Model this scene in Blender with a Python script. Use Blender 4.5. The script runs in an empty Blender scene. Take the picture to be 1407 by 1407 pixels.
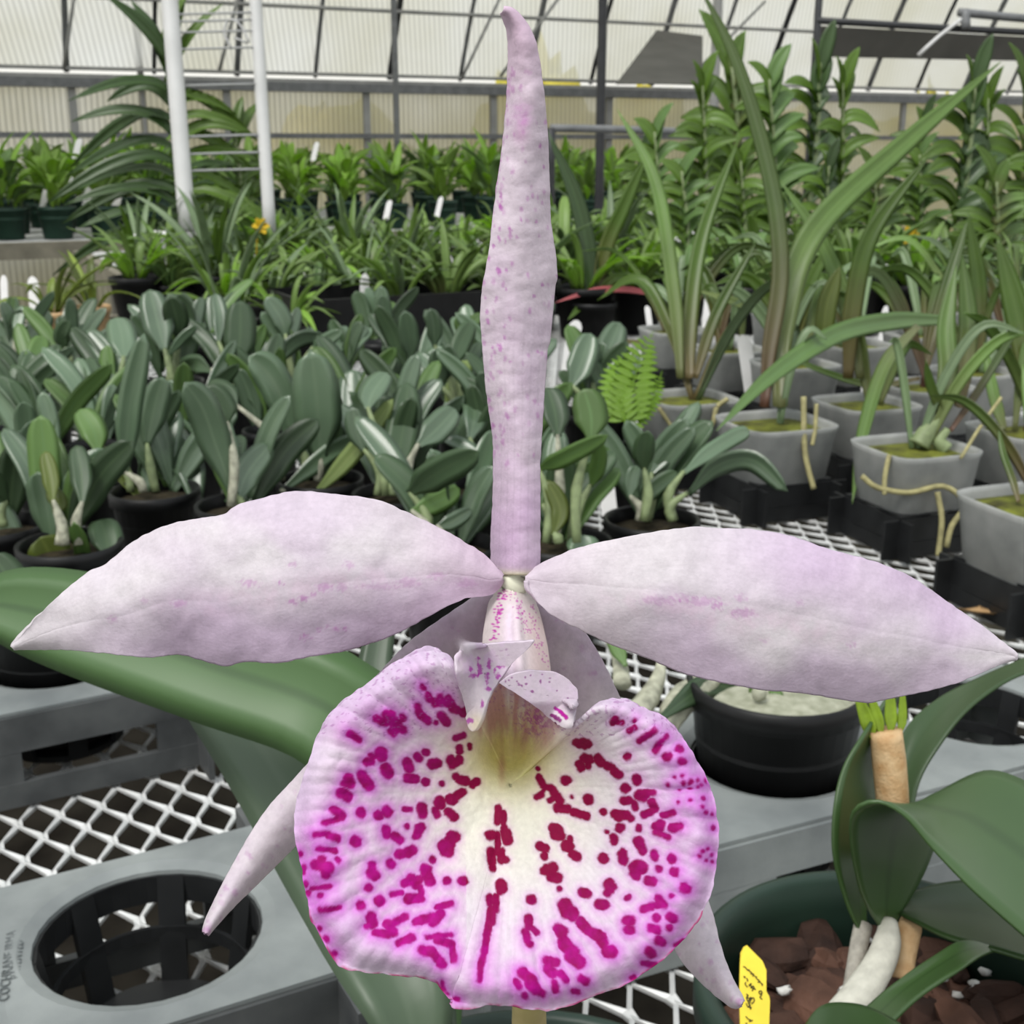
import bpy, math, random
import numpy as np
from mathutils import Vector, Matrix, noise
random.seed(7)
ORD = ['first', 'second', 'third', 'fourth', 'fifth', 'sixth', 'seventh', 'eighth', 'ninth', 'tenth', 'eleventh', 'twelfth', 'thirteenth', 'fourteenth', 'fifteenth', 'sixteenth', 'seventeenth', 'eighteenth', 'nineteenth', 'twentieth']
C = bpy.context.scene.collection
FPX, CX, CY = 1700.0, 703.5, 703.5
PITCH = math.radians(16.5)
CAM = Vector((0, 0, 1.2))
RV = Vector((1, 0, 0))
UV = Vector((0, math.sin(PITCH), math.cos(PITCH)))
FV = Vector((0, math.cos(PITCH), -math.sin(PITCH)))
YAW = math.radians(26)
BU = Vector((math.cos(YAW), math.sin(YAW), 0))
BV = Vector((-math.sin(YAW), math.cos(YAW), 0))

def ray(x, y): return FV + RV * ((x - CX) / FPX) - UV * ((y - CY) / FPX)
def P(x, y, d): return CAM + ray(x, y) * d
def G(x, y, z):
    r = ray(x, y); return CAM + r * ((z - CAM.z) / r.z)
def depth(p): return (p - CAM).dot(FV)
def bench(u, v, z): return BU * u + BV * v + Vector((0, 0, z))

# ---------------------------------------------------------------- materials
def srgb(*c):
    return tuple((x / 12.92 if x <= .04045 else ((x + .055) / 1.055) ** 2.4) for x in [v / 255 for v in c])
MATS = {}
def mat(name, col, rough=.5, spec=.5, metal=0, var=.0, vscale=30, trans=0.0, col2=None, bump=0.0, bscale=200, attr=None, coat=0.0):
    """procedural material: noise-varied base colour, optional translucency and bump; attr reads a colour attribute of the mesh"""
    m = bpy.data.materials.new(name); m.use_nodes = True
    nt = m.node_tree; N = nt.nodes; L = nt.links
    b = N['Principled BSDF']; out = N['Material Output']
    b.inputs['Roughness'].default_value = rough; b.inputs['Metallic'].default_value = metal
    b.inputs['Specular IOR Level'].default_value = spec
    b.inputs['Coat Weight'].default_value = coat
    tc = N.new('ShaderNodeTexCoord')
    src = None
    if attr:
        a = N.new('ShaderNodeAttribute'); a.attribute_name = attr; src = a.outputs['Color']
        if var:
            nz = N.new('ShaderNodeTexNoise'); nz.inputs['Scale'].default_value = vscale; nz.inputs['Detail'].default_value = 4
            L.new(tc.outputs['Object'], nz.inputs['Vector'])
            mr = N.new('ShaderNodeMapRange'); mr.inputs['From Min'].default_value = .25; mr.inputs['From Max'].default_value = .75
            mr.inputs['To Min'].default_value = 1 - var; mr.inputs['To Max'].default_value = 1 + var
            L.new(nz.outputs['Fac'], mr.inputs['Value'])
            mx = N.new('ShaderNodeVectorMath'); mx.operation = 'SCALE'
            L.new(src, mx.inputs[0]); L.new(mr.outputs[0], mx.inputs['Scale']); src = mx.outputs[0]
    elif var or col2:
        nz = N.new('ShaderNodeTexNoise'); nz.inputs['Scale'].default_value = vscale; nz.inputs['Detail'].default_value = 5
        L.new(tc.outputs['Object'], nz.inputs['Vector'])
        r = N.new('ShaderNodeValToRGB')
        c2 = col2 or tuple(min(1, c * (1 + var)) for c in col)
        c1 = col if col2 else tuple(c * (1 - var) for c in col)
        r.color_ramp.elements[0].position = .3; r.color_ramp.elements[1].position = .7
        r.color_ramp.elements[0].color = (*c1, 1); r.color_ramp.elements[1].color = (*c2, 1)
        L.new(nz.outputs['Fac'], r.inputs['Fac']); src = r.outputs['Color']
    if src is not None: L.new(src, b.inputs['Base Color'])
    else: b.inputs['Base Color'].default_value = (*col, 1)
    if bump:
        nb = N.new('ShaderNodeTexNoise'); nb.inputs['Scale'].default_value = bscale; nb.inputs['Detail'].default_value = 3
        L.new(tc.outputs['Object'], nb.inputs['Vector'])
        bp = N.new('ShaderNodeBump'); bp.inputs['Strength'].default_value = bump; bp.inputs['Distance'].default_value = .001
        L.new(nb.outputs['Fac'], bp.inputs['Height']); L.new(bp.outputs[0], b.inputs['Normal'])
    if trans:
        t = N.new('ShaderNodeBsdfTranslucent'); mixs = N.new('ShaderNodeMixShader'); mixs.inputs[0].default_value = trans
        if src is not None: L.new(src, t.inputs['Color'])
        else: t.inputs['Color'].default_value = (*col, 1)
        L.new(b.outputs[0], mixs.inputs[1]); L.new(t.outputs[0], mixs.inputs[2]); L.new(mixs.outputs[0], out.inputs['Surface'])
    MATS[name] = m
    return m

def leafmat(name, col, rib, rough=.42, trans=.15, spec=.5, base=None):
    """leaf: noise varied green, paler midrib line from the attribute s, optional tint at the leaf base from t"""
    m = bpy.data.materials.new(name); m.use_nodes = True
    nt = m.node_tree; N = nt.nodes; L = nt.links; b = N['Principled BSDF']; out = N['Material Output']
    b.inputs['Roughness'].default_value = rough; b.inputs['Specular IOR Level'].default_value = spec
    tc = N.new('ShaderNodeTexCoord'); nz = N.new('ShaderNodeTexNoise'); nz.inputs['Scale'].default_value = 22; nz.inputs['Detail'].default_value = 4
    L.new(tc.outputs['Object'], nz.inputs['Vector'])
    oi = N.new('ShaderNodeObjectInfo')
    r = N.new('ShaderNodeValToRGB'); e = r.color_ramp.elements
    e[0].position = .3; e[1].position = .72
    e[0].color = (*[c * .78 for c in col], 1); e[1].color = (*[min(1, c * 1.22) for c in col], 1)
    ad = N.new('ShaderNodeMath'); ad.operation = 'MULTIPLY_ADD'; ad.inputs[1].default_value = .5; 
    sc = N.new('ShaderNodeMath'); sc.operation = 'MULTIPLY_ADD'; sc.inputs[1].default_value = .5; sc.inputs[2].default_value = 0
    L.new(oi.outputs['Random'], sc.inputs[0]); L.new(nz.outputs['Fac'], ad.inputs[0]); L.new(sc.outputs[0], ad.inputs[2])
    L.new(ad.outputs[0], r.inputs['Fac'])
    a = N.new('ShaderNodeAttribute'); a.attribute_name = 's'
    ab = N.new('ShaderNodeMath'); ab.operation = 'ABSOLUTE'; L.new(a.outputs['Fac'], ab.inputs[0])
    mr = N.new('ShaderNodeMapRange'); mr.inputs['From Min'].default_value = .03; mr.inputs['From Max'].default_value = .13
    mr.inputs['To Min'].default_value = .55; mr.inputs['To Max'].default_value = 0
    L.new(ab.outputs[0], mr.inputs['Value'])
    mx = N.new('ShaderNodeMix'); mx.data_type = 'RGBA'; L.new(mr.outputs[0], mx.inputs['Factor'])
    L.new(r.outputs['Color'], mx.inputs[6]); mx.inputs[7].default_value = (*rib, 1)
    col_out = mx.outputs[2]
    if base:
        at = N.new('ShaderNodeAttribute'); at.attribute_name = 't'
        mr2 = N.new('ShaderNodeMapRange'); mr2.inputs['From Min'].default_value = 0; mr2.inputs['From Max'].default_value = .55
        mr2.inputs['To Min'].default_value = 1; mr2.inputs['To Max'].default_value = 0
        L.new(at.outputs['Fac'], mr2.inputs['Value'])
        m3 = N.new('ShaderNodeMix'); m3.data_type = 'RGBA'; L.new(mr2.outputs[0], m3.inputs['Factor'])
        L.new(col_out, m3.inputs[6]); m3.inputs[7].default_value = (*base, 1); col_out = m3.outputs[2]
    L.new(col_out, b.inputs['Base Color'])
    t = N.new('ShaderNodeBsdfTranslucent'); ms = N.new('ShaderNodeMixShader'); ms.inputs[0].default_value = trans
    hs = N.new('ShaderNodeHueSaturation'); hs.inputs['Value'].default_value = 1.5; hs.inputs['Saturation'].default_value = 1.1; hs.inputs['Hue'].default_value = .485
    L.new(col_out, hs.inputs['Color']); L.new(hs.outputs[0], t.inputs['Color'])
    L.new(b.outputs[0], ms.inputs[1]); L.new(t.outputs[0], ms.inputs[2]); L.new(ms.outputs[0], out.inputs['Surface'])
    MATS[name] = m
    return m

leafmat('grey_green', (.100, .160, .090), (.15, .22, .13), .32, .10, .8)
leafmat('grey_green_dark', (.050, .088, .040), (.08, .13, .06), .40, .10)
leafmat('mid_green', (.105, .190, .05), (.13, .24, .08), .42, .22)
leafmat('big_leaf', (.060, .118, .040), (.032, .070, .022), .46, .10)
leafmat('pot_leaf', (.040, .082, .024), (.024, .054, .014), .38, .07)
leafmat('dim_leaf', (.052, .080, .045), (.08, .115, .07), .45, .06)
leafmat('olive', (.10, .135, .02), (.16, .20, .04), .45, .25)
leafmat('yellow_green', (.22, .30, .045), (.30, .38, .08), .45, .30)
leafmat('lime_pale', (.27, .36, .12), (.35, .42, .16), .42, .3)
leafmat('strap_dark', (.068, .128, .014), (.09, .16, .02), .40, .28, base=(.16, .12, .05))
leafmat('strap_pale', (.135, .235, .052), (.18, .29, .08), .40, .22, base=(.15, .16, .06))
leafmat('strap_brown', (.062, .105, .018), (.08, .13, .03), .42, .2, base=(.12, .055, .035))
leafmat('vanda', (.105, .190, .025), (.14, .25, .045), .38, .30)
leafmat('vanda_dark', (.050, .095, .028), (.07, .13, .04), .38, .18)
leafmat('seedling', (.185, .290, .072), (.24, .36, .11), .42, .35)
leafmat('seedling_grey', (.185, .265, .135), (.26, .35, .19), .42, .28)
leafmat('bright', (.27, .44, .075), (.34, .52, .12), .42, .48)
leafmat('fern_green', (.19, .36, .015), (.22, .38, .03), .5, .35)
leafmat('red_leaf', (.42, .10, .11), (.45, .14, .14), .45, .2)
mat('bulb', (.34, .34, .26), .6, .3, var=.4, vscale=160, bump=.3, bscale=400)
mat('bulb_green', (.20, .25, .12), .55, .4, var=.3, vscale=90)
mat('bulb_white', (.56, .55, .48), .55, .3, var=.14, vscale=300, bump=.25, bscale=900)
mat('bulb_grey', (.32, .30, .26), .6, .3, var=.2, vscale=400, bump=.3, bscale=900)
mat('dry_sheath', (.46, .27, .12), .65, .3, col2=(.62, .44, .25), vscale=200, bump=.4, bscale=900)
mat('bud_green', (.22, .33, .02), .45, .4, var=.25, vscale=200, trans=.25)
mat('pot_black', (.0055, .0055, .006), .45, .3, var=.3, vscale=40)
mat('pot_green', (.014, .032, .022), .45, .4, var=.2, vscale=30)
mat('pot_green_far', (.020, .055, .036), .5, .4, var=.2, vscale=10)
mat('pot_clear', (.27, .28, .27), .45, .4, col2=(.44, .445, .43), vscale=28, trans=.2)
mat('soil', (.012, .009, .006), .9, .2, col2=(.045, .036, .018), vscale=140, bump=.8, bscale=300)
mat('moss', (.030, .026, .012), .9, .2, col2=(.17, .19, .025), vscale=55, bump=.8, bscale=260)
mat('moss_pale', (.22, .23, .16), .9, .2, col2=(.42, .42, .33), vscale=120, bump=.8, bscale=320)
mat('bark', (.055, .026, .017), .75, .25, col2=(.15, .074, .050), vscale=55, bump=.7, bscale=330)
mat('bark_dark', (.022, .011, .008), .8, .25, col2=(.065, .032, .022), vscale=70, bump=.7, bscale=330)
mat('perlite', (.62, .61, .58), .8, .2, var=.1, vscale=300)
mat('tray_grey', (.155, .170, .172), .48, .4, col2=(.255, .275, .270), vscale=24, bump=.15, bscale=300)
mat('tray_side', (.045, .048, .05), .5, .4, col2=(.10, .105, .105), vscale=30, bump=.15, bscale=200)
mat('tray_black', (.008, .0085, .009), .45, .35, col2=(.018, .019, .02), vscale=40)
mat('tray_text', (.10, .112, .113), .6, .3)
mat('galvanised', (.60, .61, .60), .42, .5, metal=.25, col2=(.74, .74, .73), vscale=60)
mat('bench_frame', (.22, .21, .18), .6, .3, var=.3, vscale=8)
mat('wood_edge', (.20, .185, .14), .7, .3, var=.25, vscale=12)
mat('tag_white', (.74, .73, .72), .5, .4, var=.06, vscale=30)
mat('tag_yellow', (.86, .66, .055), .5, .4, var=.05, vscale=200)
mat('ink', (.03, .028, .02), .7, .2)
mat('foam', (.80, .79, .78), .8, .3, var=.06, vscale=40)
mat('root', (.34, .31, .15), .6, .3, var=.3, vscale=120)
mat('steel_dark', (.030, .031, .034), .5, .4, var=.2, vscale=20)
mat('steel_grey', (.16, .165, .17), .5, .4, var=.2, vscale=20)
mat('steel_mid', (.30, .30, .29), .5, .4, var=.15, vscale=10)
mat('white_paint', (.58, .58, .575), .45, .5, var=.06, vscale=14)
mat('wire', (.42, .42, .42), .4, .5, metal=.3)
mat('floor_soil', (.010, .008, .006), .95, .1, col2=(.030, .026, .020), vscale=9, bump=.5, bscale=40)
mat('outside_ground', (.38, .37, .24), .95, .1, col2=(.58, .55, .38), vscale=1.5)
mat('outside_leaf', (.55, .52, .08), .8, .2, col2=(.90, .74, .12), vscale=1.2, trans=.3)
mat('yellow_bloom', (.80, .55, .03), .5, .3, var=.15, vscale=100, trans=.2)
mat('green_tie', (.02, .38, .20), .4, .4)
mat('stem_tan', (.25, .21, .085), .55, .35, col2=(.33, .26, .12), vscale=160, bump=.2, bscale=500)
mat('dry_leaf', (.34, .20, .09), .7, .2, col2=(.5, .33, .17), vscale=60)
mat('shade_cloth', (.20, .195, .18), .9, .1, var=.15, vscale=3, trans=.35)
mat('petal', (1, 1, 1), .55, .25, var=.06, vscale=1500, attr='col', trans=.12, bump=.10, bscale=2200)
mat('lip', (1, 1, 1), .65, .12, var=.05, vscale=1300, attr='col', trans=.10, bump=.10, bscale=2200)

def sheet_mat(name, tint, clear, stripes):
    """corrugated translucent greenhouse sheet: lets some of the view through, scatters the rest"""
    m = bpy.data.materials.new(name); m.use_nodes = True
    nt = m.node_tree; N = nt.nodes; L = nt.links; N.remove(N['Principled BSDF']); out = N['Material Output']
    tc = N.new('ShaderNodeTexCoord'); w = N.new('ShaderNodeTexWave'); w.wave_type = 'BANDS'; w.bands_direction = 'X'
    w.inputs['Scale'].default_value = stripes; w.inputs['Distortion'].default_value = .3
    L.new(tc.outputs['Object'], w.inputs['Vector'])
    nz = N.new('ShaderNodeTexNoise'); nz.inputs['Scale'].default_value = 1.1; nz.inputs['Detail'].default_value = 6
    L.new(tc.outputs['Object'], nz.inputs['Vector'])
    r = N.new('ShaderNodeValToRGB'); r.color_ramp.elements[0].position = .3; r.color_ramp.elements[1].position = .7
    r.color_ramp.elements[0].color = (*[c * k for c, k in zip(tint, (.80, .78, .68))], 1); r.color_ramp.elements[1].color = (*tint, 1)
    L.new(nz.outputs['Fac'], r.inputs['Fac'])
    mr = N.new('ShaderNodeMapRange'); mr.inputs['To Min'].default_value = .74; mr.inputs['To Max'].default_value = 1
    L.new(w.outputs['Fac'], mr.inputs['Value'])
    sc = N.new('ShaderNodeVectorMath'); sc.operation = 'SCALE'; L.new(r.outputs['Color'], sc.inputs[0]); L.new(mr.outputs[0], sc.inputs['Scale'])
    t = N.new('ShaderNodeBsdfTranslucent'); p = N.new('ShaderNodeBsdfTransparent'); d = N.new('ShaderNodeBsdfDiffuse')
    for x in (t, p): L.new(sc.outputs[0], x.inputs['Color'])
    L.new(sc.outputs[0], d.inputs['Color'])
    m1 = N.new('ShaderNodeMixShader'); m1.inputs[0].default_value = clear
    L.new(t.outputs[0], m1.inputs[1]); L.new(p.outputs[0], m1.inputs[2])
    m2 = N.new('ShaderNodeMixShader'); m2.inputs[0].default_value = .12
    L.new(m1.outputs[0], m2.inputs[1]); L.new(d.outputs[0], m2.inputs[2]); L.new(m2.outputs[0], out.inputs['Surface'])
    MATS[name] = m
sheet_mat('sheet_wall', (.98, .965, .91), .50, 9)
sheet_mat('sheet_roof', (.97, .97, .95), .35, 9)

# ---------------------------------------------------------------- mesh helpers
def root_of(o):
    while o.parent is not None: o = o.parent
    return o
def tag(o, label=None, cat=None, group=None, kind=None):
    if label: o['label'] = label
    if cat: o['category'] = cat
    if group: o['group'] = group
    if kind: o['kind'] = kind
    return o
def empty(name, loc, label=None, cat=None, group=None, rz=0):
    o = bpy.data.objects.new(name, None); C.objects.link(o); o.location = loc; o.rotation_euler = (0, 0, rz)
    o.empty_display_size = .02
    return tag(o, label, cat, group)
def mk(name, verts, faces, material, parent=None, smooth=True, attrs=None, local=False):
    """link one mesh object; verts are world points unless local"""
    me = bpy.data.meshes.new(name)
    v = np.asarray([tuple(p) for p in verts] if not isinstance(verts, np.ndarray) else verts, dtype=float)
    if parent is not None and not local: v = v - np.array(root_of(parent).location)
    me.from_pydata(v.tolist() if len(v) < 60000 else [tuple(r) for r in v], [], faces if isinstance(faces, list) else [tuple(f) for f in faces])
    if attrs:
        for k, a in attrs.items():
            if k == 'col':
                at = me.attributes.new('col', 'FLOAT_COLOR', 'POINT')
                rgba = np.ones((len(v), 4), dtype=np.float32); rgba[:, :3] = a
                at.data.foreach_set('color', rgba.ravel())
            else:
                at = me.attributes.new(k, 'FLOAT', 'POINT'); at.data.foreach_set('value', np.asarray(a, dtype=np.float32))
    ms = [material] if isinstance(material, str) else material
    for x in ms: me.materials.append(MATS[x])
    if smooth: me.polygons.foreach_set('use_smooth', [True] * len(me.polygons))
    me.update()
    o = bpy.data.objects.new(name, me); C.objects.link(o)
    if parent is not None: o.parent = parent
    return o
def solid(o, t, off=0):
    m = o.modifiers.new('thickness', 'SOLIDIFY'); m.thickness = t; m.offset = off; return o
def bevel(o, w, seg=2):
    m = o.modifiers.new('bevel', 'BEVEL'); m.width = w; m.segments = seg; m.limit_method = 'ANGLE'; return o
def copy_tree(o, parent=None):
    c = o.copy(); C.objects.link(c); c.parent = parent
    for ch in list(o.children): copy_tree(ch, c)
    return c

def catmull(pts, n):
    pts = [Vector(p) for p in pts]
    if len(pts) == 2: return [pts[0].lerp(pts[1], i / n) for i in range(n + 1)]
    q = [pts[0] * 2 - pts[1]] + pts + [pts[-1] * 2 - pts[-2]]
    out = []
    m = len(pts) - 1
    for i in range(n + 1):
        t = i / n * m; k = min(int(t), m - 1); f = t - k
        a, b, c, d = q[k], q[k + 1], q[k + 2], q[k + 3]
        out.append(.5 * ((2 * b) + (c - a) * f + (2 * a - 5 * b + 4 * c - d) * f * f + (3 * b - a - 3 * c + d) * f ** 3))
    return out
def sst(x): x = max(0., min(1., x)); return x * x * (3 - 2 * x)
def prof(kind, t):
    if kind == 'orchid':
        w = .28 + .72 * sst(t / .4)
        if t > .6: w *= math.sqrt(max(.0, 1 - ((t - .6) / .4) ** 2.2))
    elif kind == 'strap':
        w = .55 + .45 * sst(t / .3)
        if t > .45: w *= max(0., 1 - ((t - .45) / .55) ** 2.4)
    elif kind == 'lance':
        w = (.3 + .7 * sst(t / .35)) * (1 if t < .4 else max(0., 1 - ((t - .4) / .6) ** 1.6))
    elif kind == 'oval':
        w = math.sqrt(max(0., 1 - (2 * t - 1) ** 2)) ** .8
    else: w = 1
    return max(w, .03)

class MB:
    """collects shapes; build() links them as one mesh object"""
    def __init__(s): s.v, s.f, s.a, s.t = [], [], [], []
    def ribbon(s, pts, width, hint, kind='orchid', fold=.12, thick=.0008, n=14, twist=0., twist1=None, curl=0.):
        p = catmull(pts, n); h = Vector(hint).normalized(); b0 = len(s.v)
        S = (-1, -.5, 0, .5, 1)
        for i, q in enumerate(p):
            t = i / n
            tan = (p[min(i + 1, n)] - p[max(i - 1, 0)]).normalized()
            side = tan.cross(h)
            if side.length < 1e-4: side = tan.cross(Vector((.3, .5, .8)))
            side.normalize()
            tw = twist if twist1 is None else twist + (twist1 - twist) * t
            if tw: side = Matrix.Rotation(tw, 3, tan) @ side
            nn = side.cross(tan).normalized()
            w = width * prof(kind, t) * .5
            for x in S: s.v.append(q + side * (x * w) + nn * (w * (fold * abs(x) * 1.6 - curl * x * x))); s.a.append(x); s.t.append(t)
            for x in (.5, 0, -.5): s.v.append(q + side * (x * w) + nn * (w * (fold * abs(x) * 1.6 - curl * x * x) - thick)); s.a.append(x); s.t.append(t)
        for i in range(n):
            a, b = b0 + i * 8, b0 + (i + 1) * 8
            for j in range(8): k = (j + 1) % 8; s.f.append((a + j, b + j, b + k, a + k))
        s.f.append(tuple(b0 + j for j in range(7, -1, -1))[::-1]); e = b0 + n * 8
        s.f.append(tuple(e + j for j in range(7, -1, -1)))
        return s
    def tube(s, pts, radii, n=8, seg=10, flat=1.0):
        p = catmull(pts, seg); b0 = len(s.v)
        radii = list(radii) if hasattr(radii, '__len__') else [radii] * len(pts)
        ref = Vector((.31, .17, .93))
        for i, q in enumerate(p):
            tan = (p[min(i + 1, seg)] - p[max(i - 1, 0)]).normalized()
            if abs(tan.dot(ref)) > .95: ref = Vector((1, .1, .2))
            a = tan.cross(ref).normalized(); b = tan.cross(a)
            x = i / seg * (len(radii) - 1); k = min(int(x), len(radii) - 2); r = radii[k] + (radii[k + 1] - radii[k]) * (x - k)
            for j in range(n):
                th = 2 * math.pi * j / n; s.v.append(q + a * (math.cos(th) * r) + b * (math.sin(th) * r * flat)); s.a.append(1); s.t.append(i / seg)
        for i in range(seg):
            for j in range(n):
                k = (j + 1) % n; s.f.append((b0 + i * n + j, b0 + i * n + k, b0 + (i + 1) * n + k, b0 + (i + 1) * n + j))
        s.f.append(tuple(b0 + j for j in range(n - 1, -1, -1))); s.f.append(tuple(b0 + seg * n + j for j in range(n)))
        return s
    def box(s, c, sx, sy, sz, X=Vector((1, 0, 0)), Y=Vector((0, 1, 0)), Z=Vector((0, 0, 1))):
        b = len(s.v); c = Vector(c)
        for k in (-1, 1):
            for (i, j) in ((-1, -1), (1, -1), (1, 1), (-1, 1)):
                s.v.append(c + X * (i * sx / 2) + Y * (j * sy / 2) + Z * (k * sz / 2)); s.a.append(1); s.t.append(.5)
        for f in ((3, 2, 1, 0), (4, 5, 6, 7), (0, 1, 5, 4), (1, 2, 6, 5), (2, 3, 7, 6), (3, 0, 4, 7)): s.f.append(tuple(b + i for i in f))
        return s
    def bar(s, a, b, w, h=None, up=Vector((0, 0, 1))):
        a, b = Vector(a), Vector(b); X = (b - a); l = X.length; X.normalize()
        Y = up.cross(X)
        if Y.length < 1e-3: Y = Vector((0, 1, 0)).cross(X)
        Y.normalize(); Z = X.cross(Y)
        return s.box((a + b) / 2, l, w, h or w, X, Y, Z)
    def lathe(s, c, prof_, n=40, square=0.0, rz=0.0):
        """prof_: (radius, z) pairs; square > 0 makes a rounded-square section"""
        b0 = len(s.v); c = Vector(c)
        for (r, z) in prof_:
            for j in range(n):
                th = 2 * math.pi * j / n; k = 1.0
                if square:
                    e = 2 + 6 * square; k = 1 / ((abs(math.cos(th)) ** e + abs(math.sin(th)) ** e) ** (1 / e))
                s.v.append(c + Vector((math.cos(th + rz) * r * k, math.sin(th + rz) * r * k, z))); s.a.append(1); s.t.append(.5)
        for i in range(len(prof_) - 1):
            for j in range(n):
                k = (j + 1) % n; s.f.append((b0 + i * n + j, b0 + i * n + k, b0 + (i + 1) * n + k, b0 + (i + 1) * n + j))
        return s
    def cap(s, c, r, z, n=24, square=0., rz=0., dome=0.):
        s.lathe(c, [(r, z), (r * .6, z + dome * .7), (r * .02, z + dome)], n, square, rz); return s
    def build(s, name, material, parent=None, smooth=True, local=False):
        return mk(name, s.v, s.f, material, parent, smooth, {'s': s.a, 't': s.t}, local)

def toward(p): return (CAM - p).normalized()
def leafpx(root, pts, d0, d1, wpx, material, kind='orchid', fold=.12, twist=0., name='leaf', n=16, thick=.0009, twist1=None, curl=0., hint=None):
    k = len(pts) - 1
    q = [P(x, y, d0 + (d1 - d0) * i / k) for i, (x, y) in enumerate(pts)]
    m = MB(); m.ribbon(q, wpx * (d0 + d1) / 2 / FPX, hint or toward(q[k // 2]), kind, fold, thick, n, twist, twist1, curl)
    return m.build(name, material, root)
def tubepx(root, pts, d0, d1, wpx, material, name, n=10, flat=1., seg=12):
    k = len(pts) - 1; q = [P(x, y, d0 + (d1 - d0) * i / k) for i, (x, y) in enumerate(pts)]
    w = wpx if hasattr(wpx, '__len__') else [wpx] * len(pts)
    return MB().tube(q, [x * (d0 + d1) / 4 / FPX for x in w], n, seg, flat).build(name, material, root)

def pot_profile(r, h, rb=.78, lip=.0025, rim=.012, wall=.0018):
    return [(r * rb * .02, -h), (r * rb * .97, -h), (r * rb, -h + .002), (r * .985, -rim), (r + lip, -rim), (r + lip, 0), (r + lip - wall, .0006),
            (r - wall, -.001), (r - wall - .0005, -.012), (r * .93, -h * .35)]

# ---------------------------------------------------------------- camera, world, lights
cam = bpy.data.cameras.new('camera'); co = bpy.data.objects.new('camera', cam); C.objects.link(co)
co.location = CAM; co.rotation_euler = (math.pi / 2 - PITCH, 0, 0)
cam.sensor_width = 36; cam.sensor_fit = 'HORIZONTAL'; cam.lens = 36 * FPX / 1407; cam.clip_start = .01; cam.clip_end = 200
cam.dof.use_dof = True; cam.dof.focus_distance = .168; cam.dof.aperture_fstop = 85
S = bpy.context.scene; S.camera = co
S.view_settings.view_transform = 'Standard'; S.view_settings.look = 'None'; S.view_settings.gamma = 1; S.view_settings.exposure = 0.32
S.cycles.use_denoising = True
w = bpy.data.worlds.new('sky'); S.world = w; w.use_nodes = True
nt = w.node_tree; N = nt.nodes; L = nt.links; bg = N['Background']
tc = N.new('ShaderNodeTexCoord'); sx = N.new('ShaderNodeSeparateXYZ'); L.new(tc.outputs['Generated'], sx.inputs[0])
rp = N.new('ShaderNodeValToRGB'); L.new(sx.outputs['Z'], rp.inputs['Fac'])
e = rp.color_ramp.elements; e[0].position = 0.0; e[0].color = (1.0, .98, .88, 1); e[1].position = .5; e[1].color = (.90, .96, 1.0, 1)
x = rp.color_ramp.elements.new(.12); x.color = (1.0, 1.0, .97, 1)
L.new(rp.outputs['Color'], bg.inputs['Color']); bg.inputs['Strength'].default_value = .85
sun = bpy.data.lights.new('sun', 'SUN'); sun.energy = 2.0; sun.angle = math.radians(24); sun.color = (1, .97, .92)
so = bpy.data.objects.new('sun', sun); C.objects.link(so); so.rotation_euler = Vector((-.34, -.50, 1.0)).to_track_quat('Z', 'Y').to_euler()
# ================================================================ the spotted orchid in front
def resample(pl, n, jag=0.0, seed=0):
    a = np.asarray(pl, float); seg = np.hypot(*(a[1:] - a[:-1])[:, :2].T); cum = np.concatenate([[0], np.cumsum(seg)])
    # smooth interpolation through the points (Catmull-Rom in arc length)
    t = np.linspace(0, cum[-1], n); out = np.zeros((n, a.shape[1]))
    k = np.clip(np.searchsorted(cum, t, 'right') - 1, 0, len(a) - 2)
    f = ((t - cum[k]) / np.maximum(cum[k + 1] - cum[k], 1e-9))[:, None]
    q = np.vstack([2 * a[0] - a[1], a, 2 * a[-1] - a[-2]])
    p0, p1, p2, p3 = q[k], q[k + 1], q[k + 2], q[k + 3]
    out = .5 * (2 * p1 + (p2 - p0) * f + (2 * p0 - 5 * p1 + 4 * p2 - p3) * f ** 2 + (p1 * 3 - p0 - 3 * p2 + p3) * f ** 3)
    if jag:
        for i in range(1, n - 1):
            out[i, 0] += jag * noise.noise((out[i, 0] * .09, out[i, 1] * .09, seed)); out[i, 1] += jag * noise.noise((out[i, 0] * .09, out[i, 1] * .09, seed + 9))
    return out
_r = lambda X, Y, D: (np.stack([np.zeros_like(D) + (X - CX) / FPX * D,
      D * (math.cos(PITCH) - (Y - CY) / FPX * math.sin(PITCH)), 1.2 + D * (-math.sin(PITCH) - (Y - CY) / FPX * math.cos(PITCH))], -1))
def sstep(a, b, x): x = np.clip((x - a) / (b - a), 0, 1); return x * x * (3 - 2 * x)
def fbm(X, Y, sc, seed, oc=3):
    f = np.frompyfunc(lambda x, y: noise.fractal((x * sc, y * sc, seed), 1.0, 2.0, oc), 2, 1)
    return f(X, Y).astype(float)
def grid_faces(nu, nv):
    i, j = np.meshgrid(np.arange(nu - 1), np.arange(nv - 1), indexing='ij'); a = (i * nv + j).ravel()
    return np.stack([a, a + 1, a + nv + 1, a + nv], 1).tolist()
LIL = np.array([.52, .385, .545]); WHI = np.array([.635, .585, .62]); PNK = np.array([.57, .385, .51]); PUR = np.array([.50, .22, .46])

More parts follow.
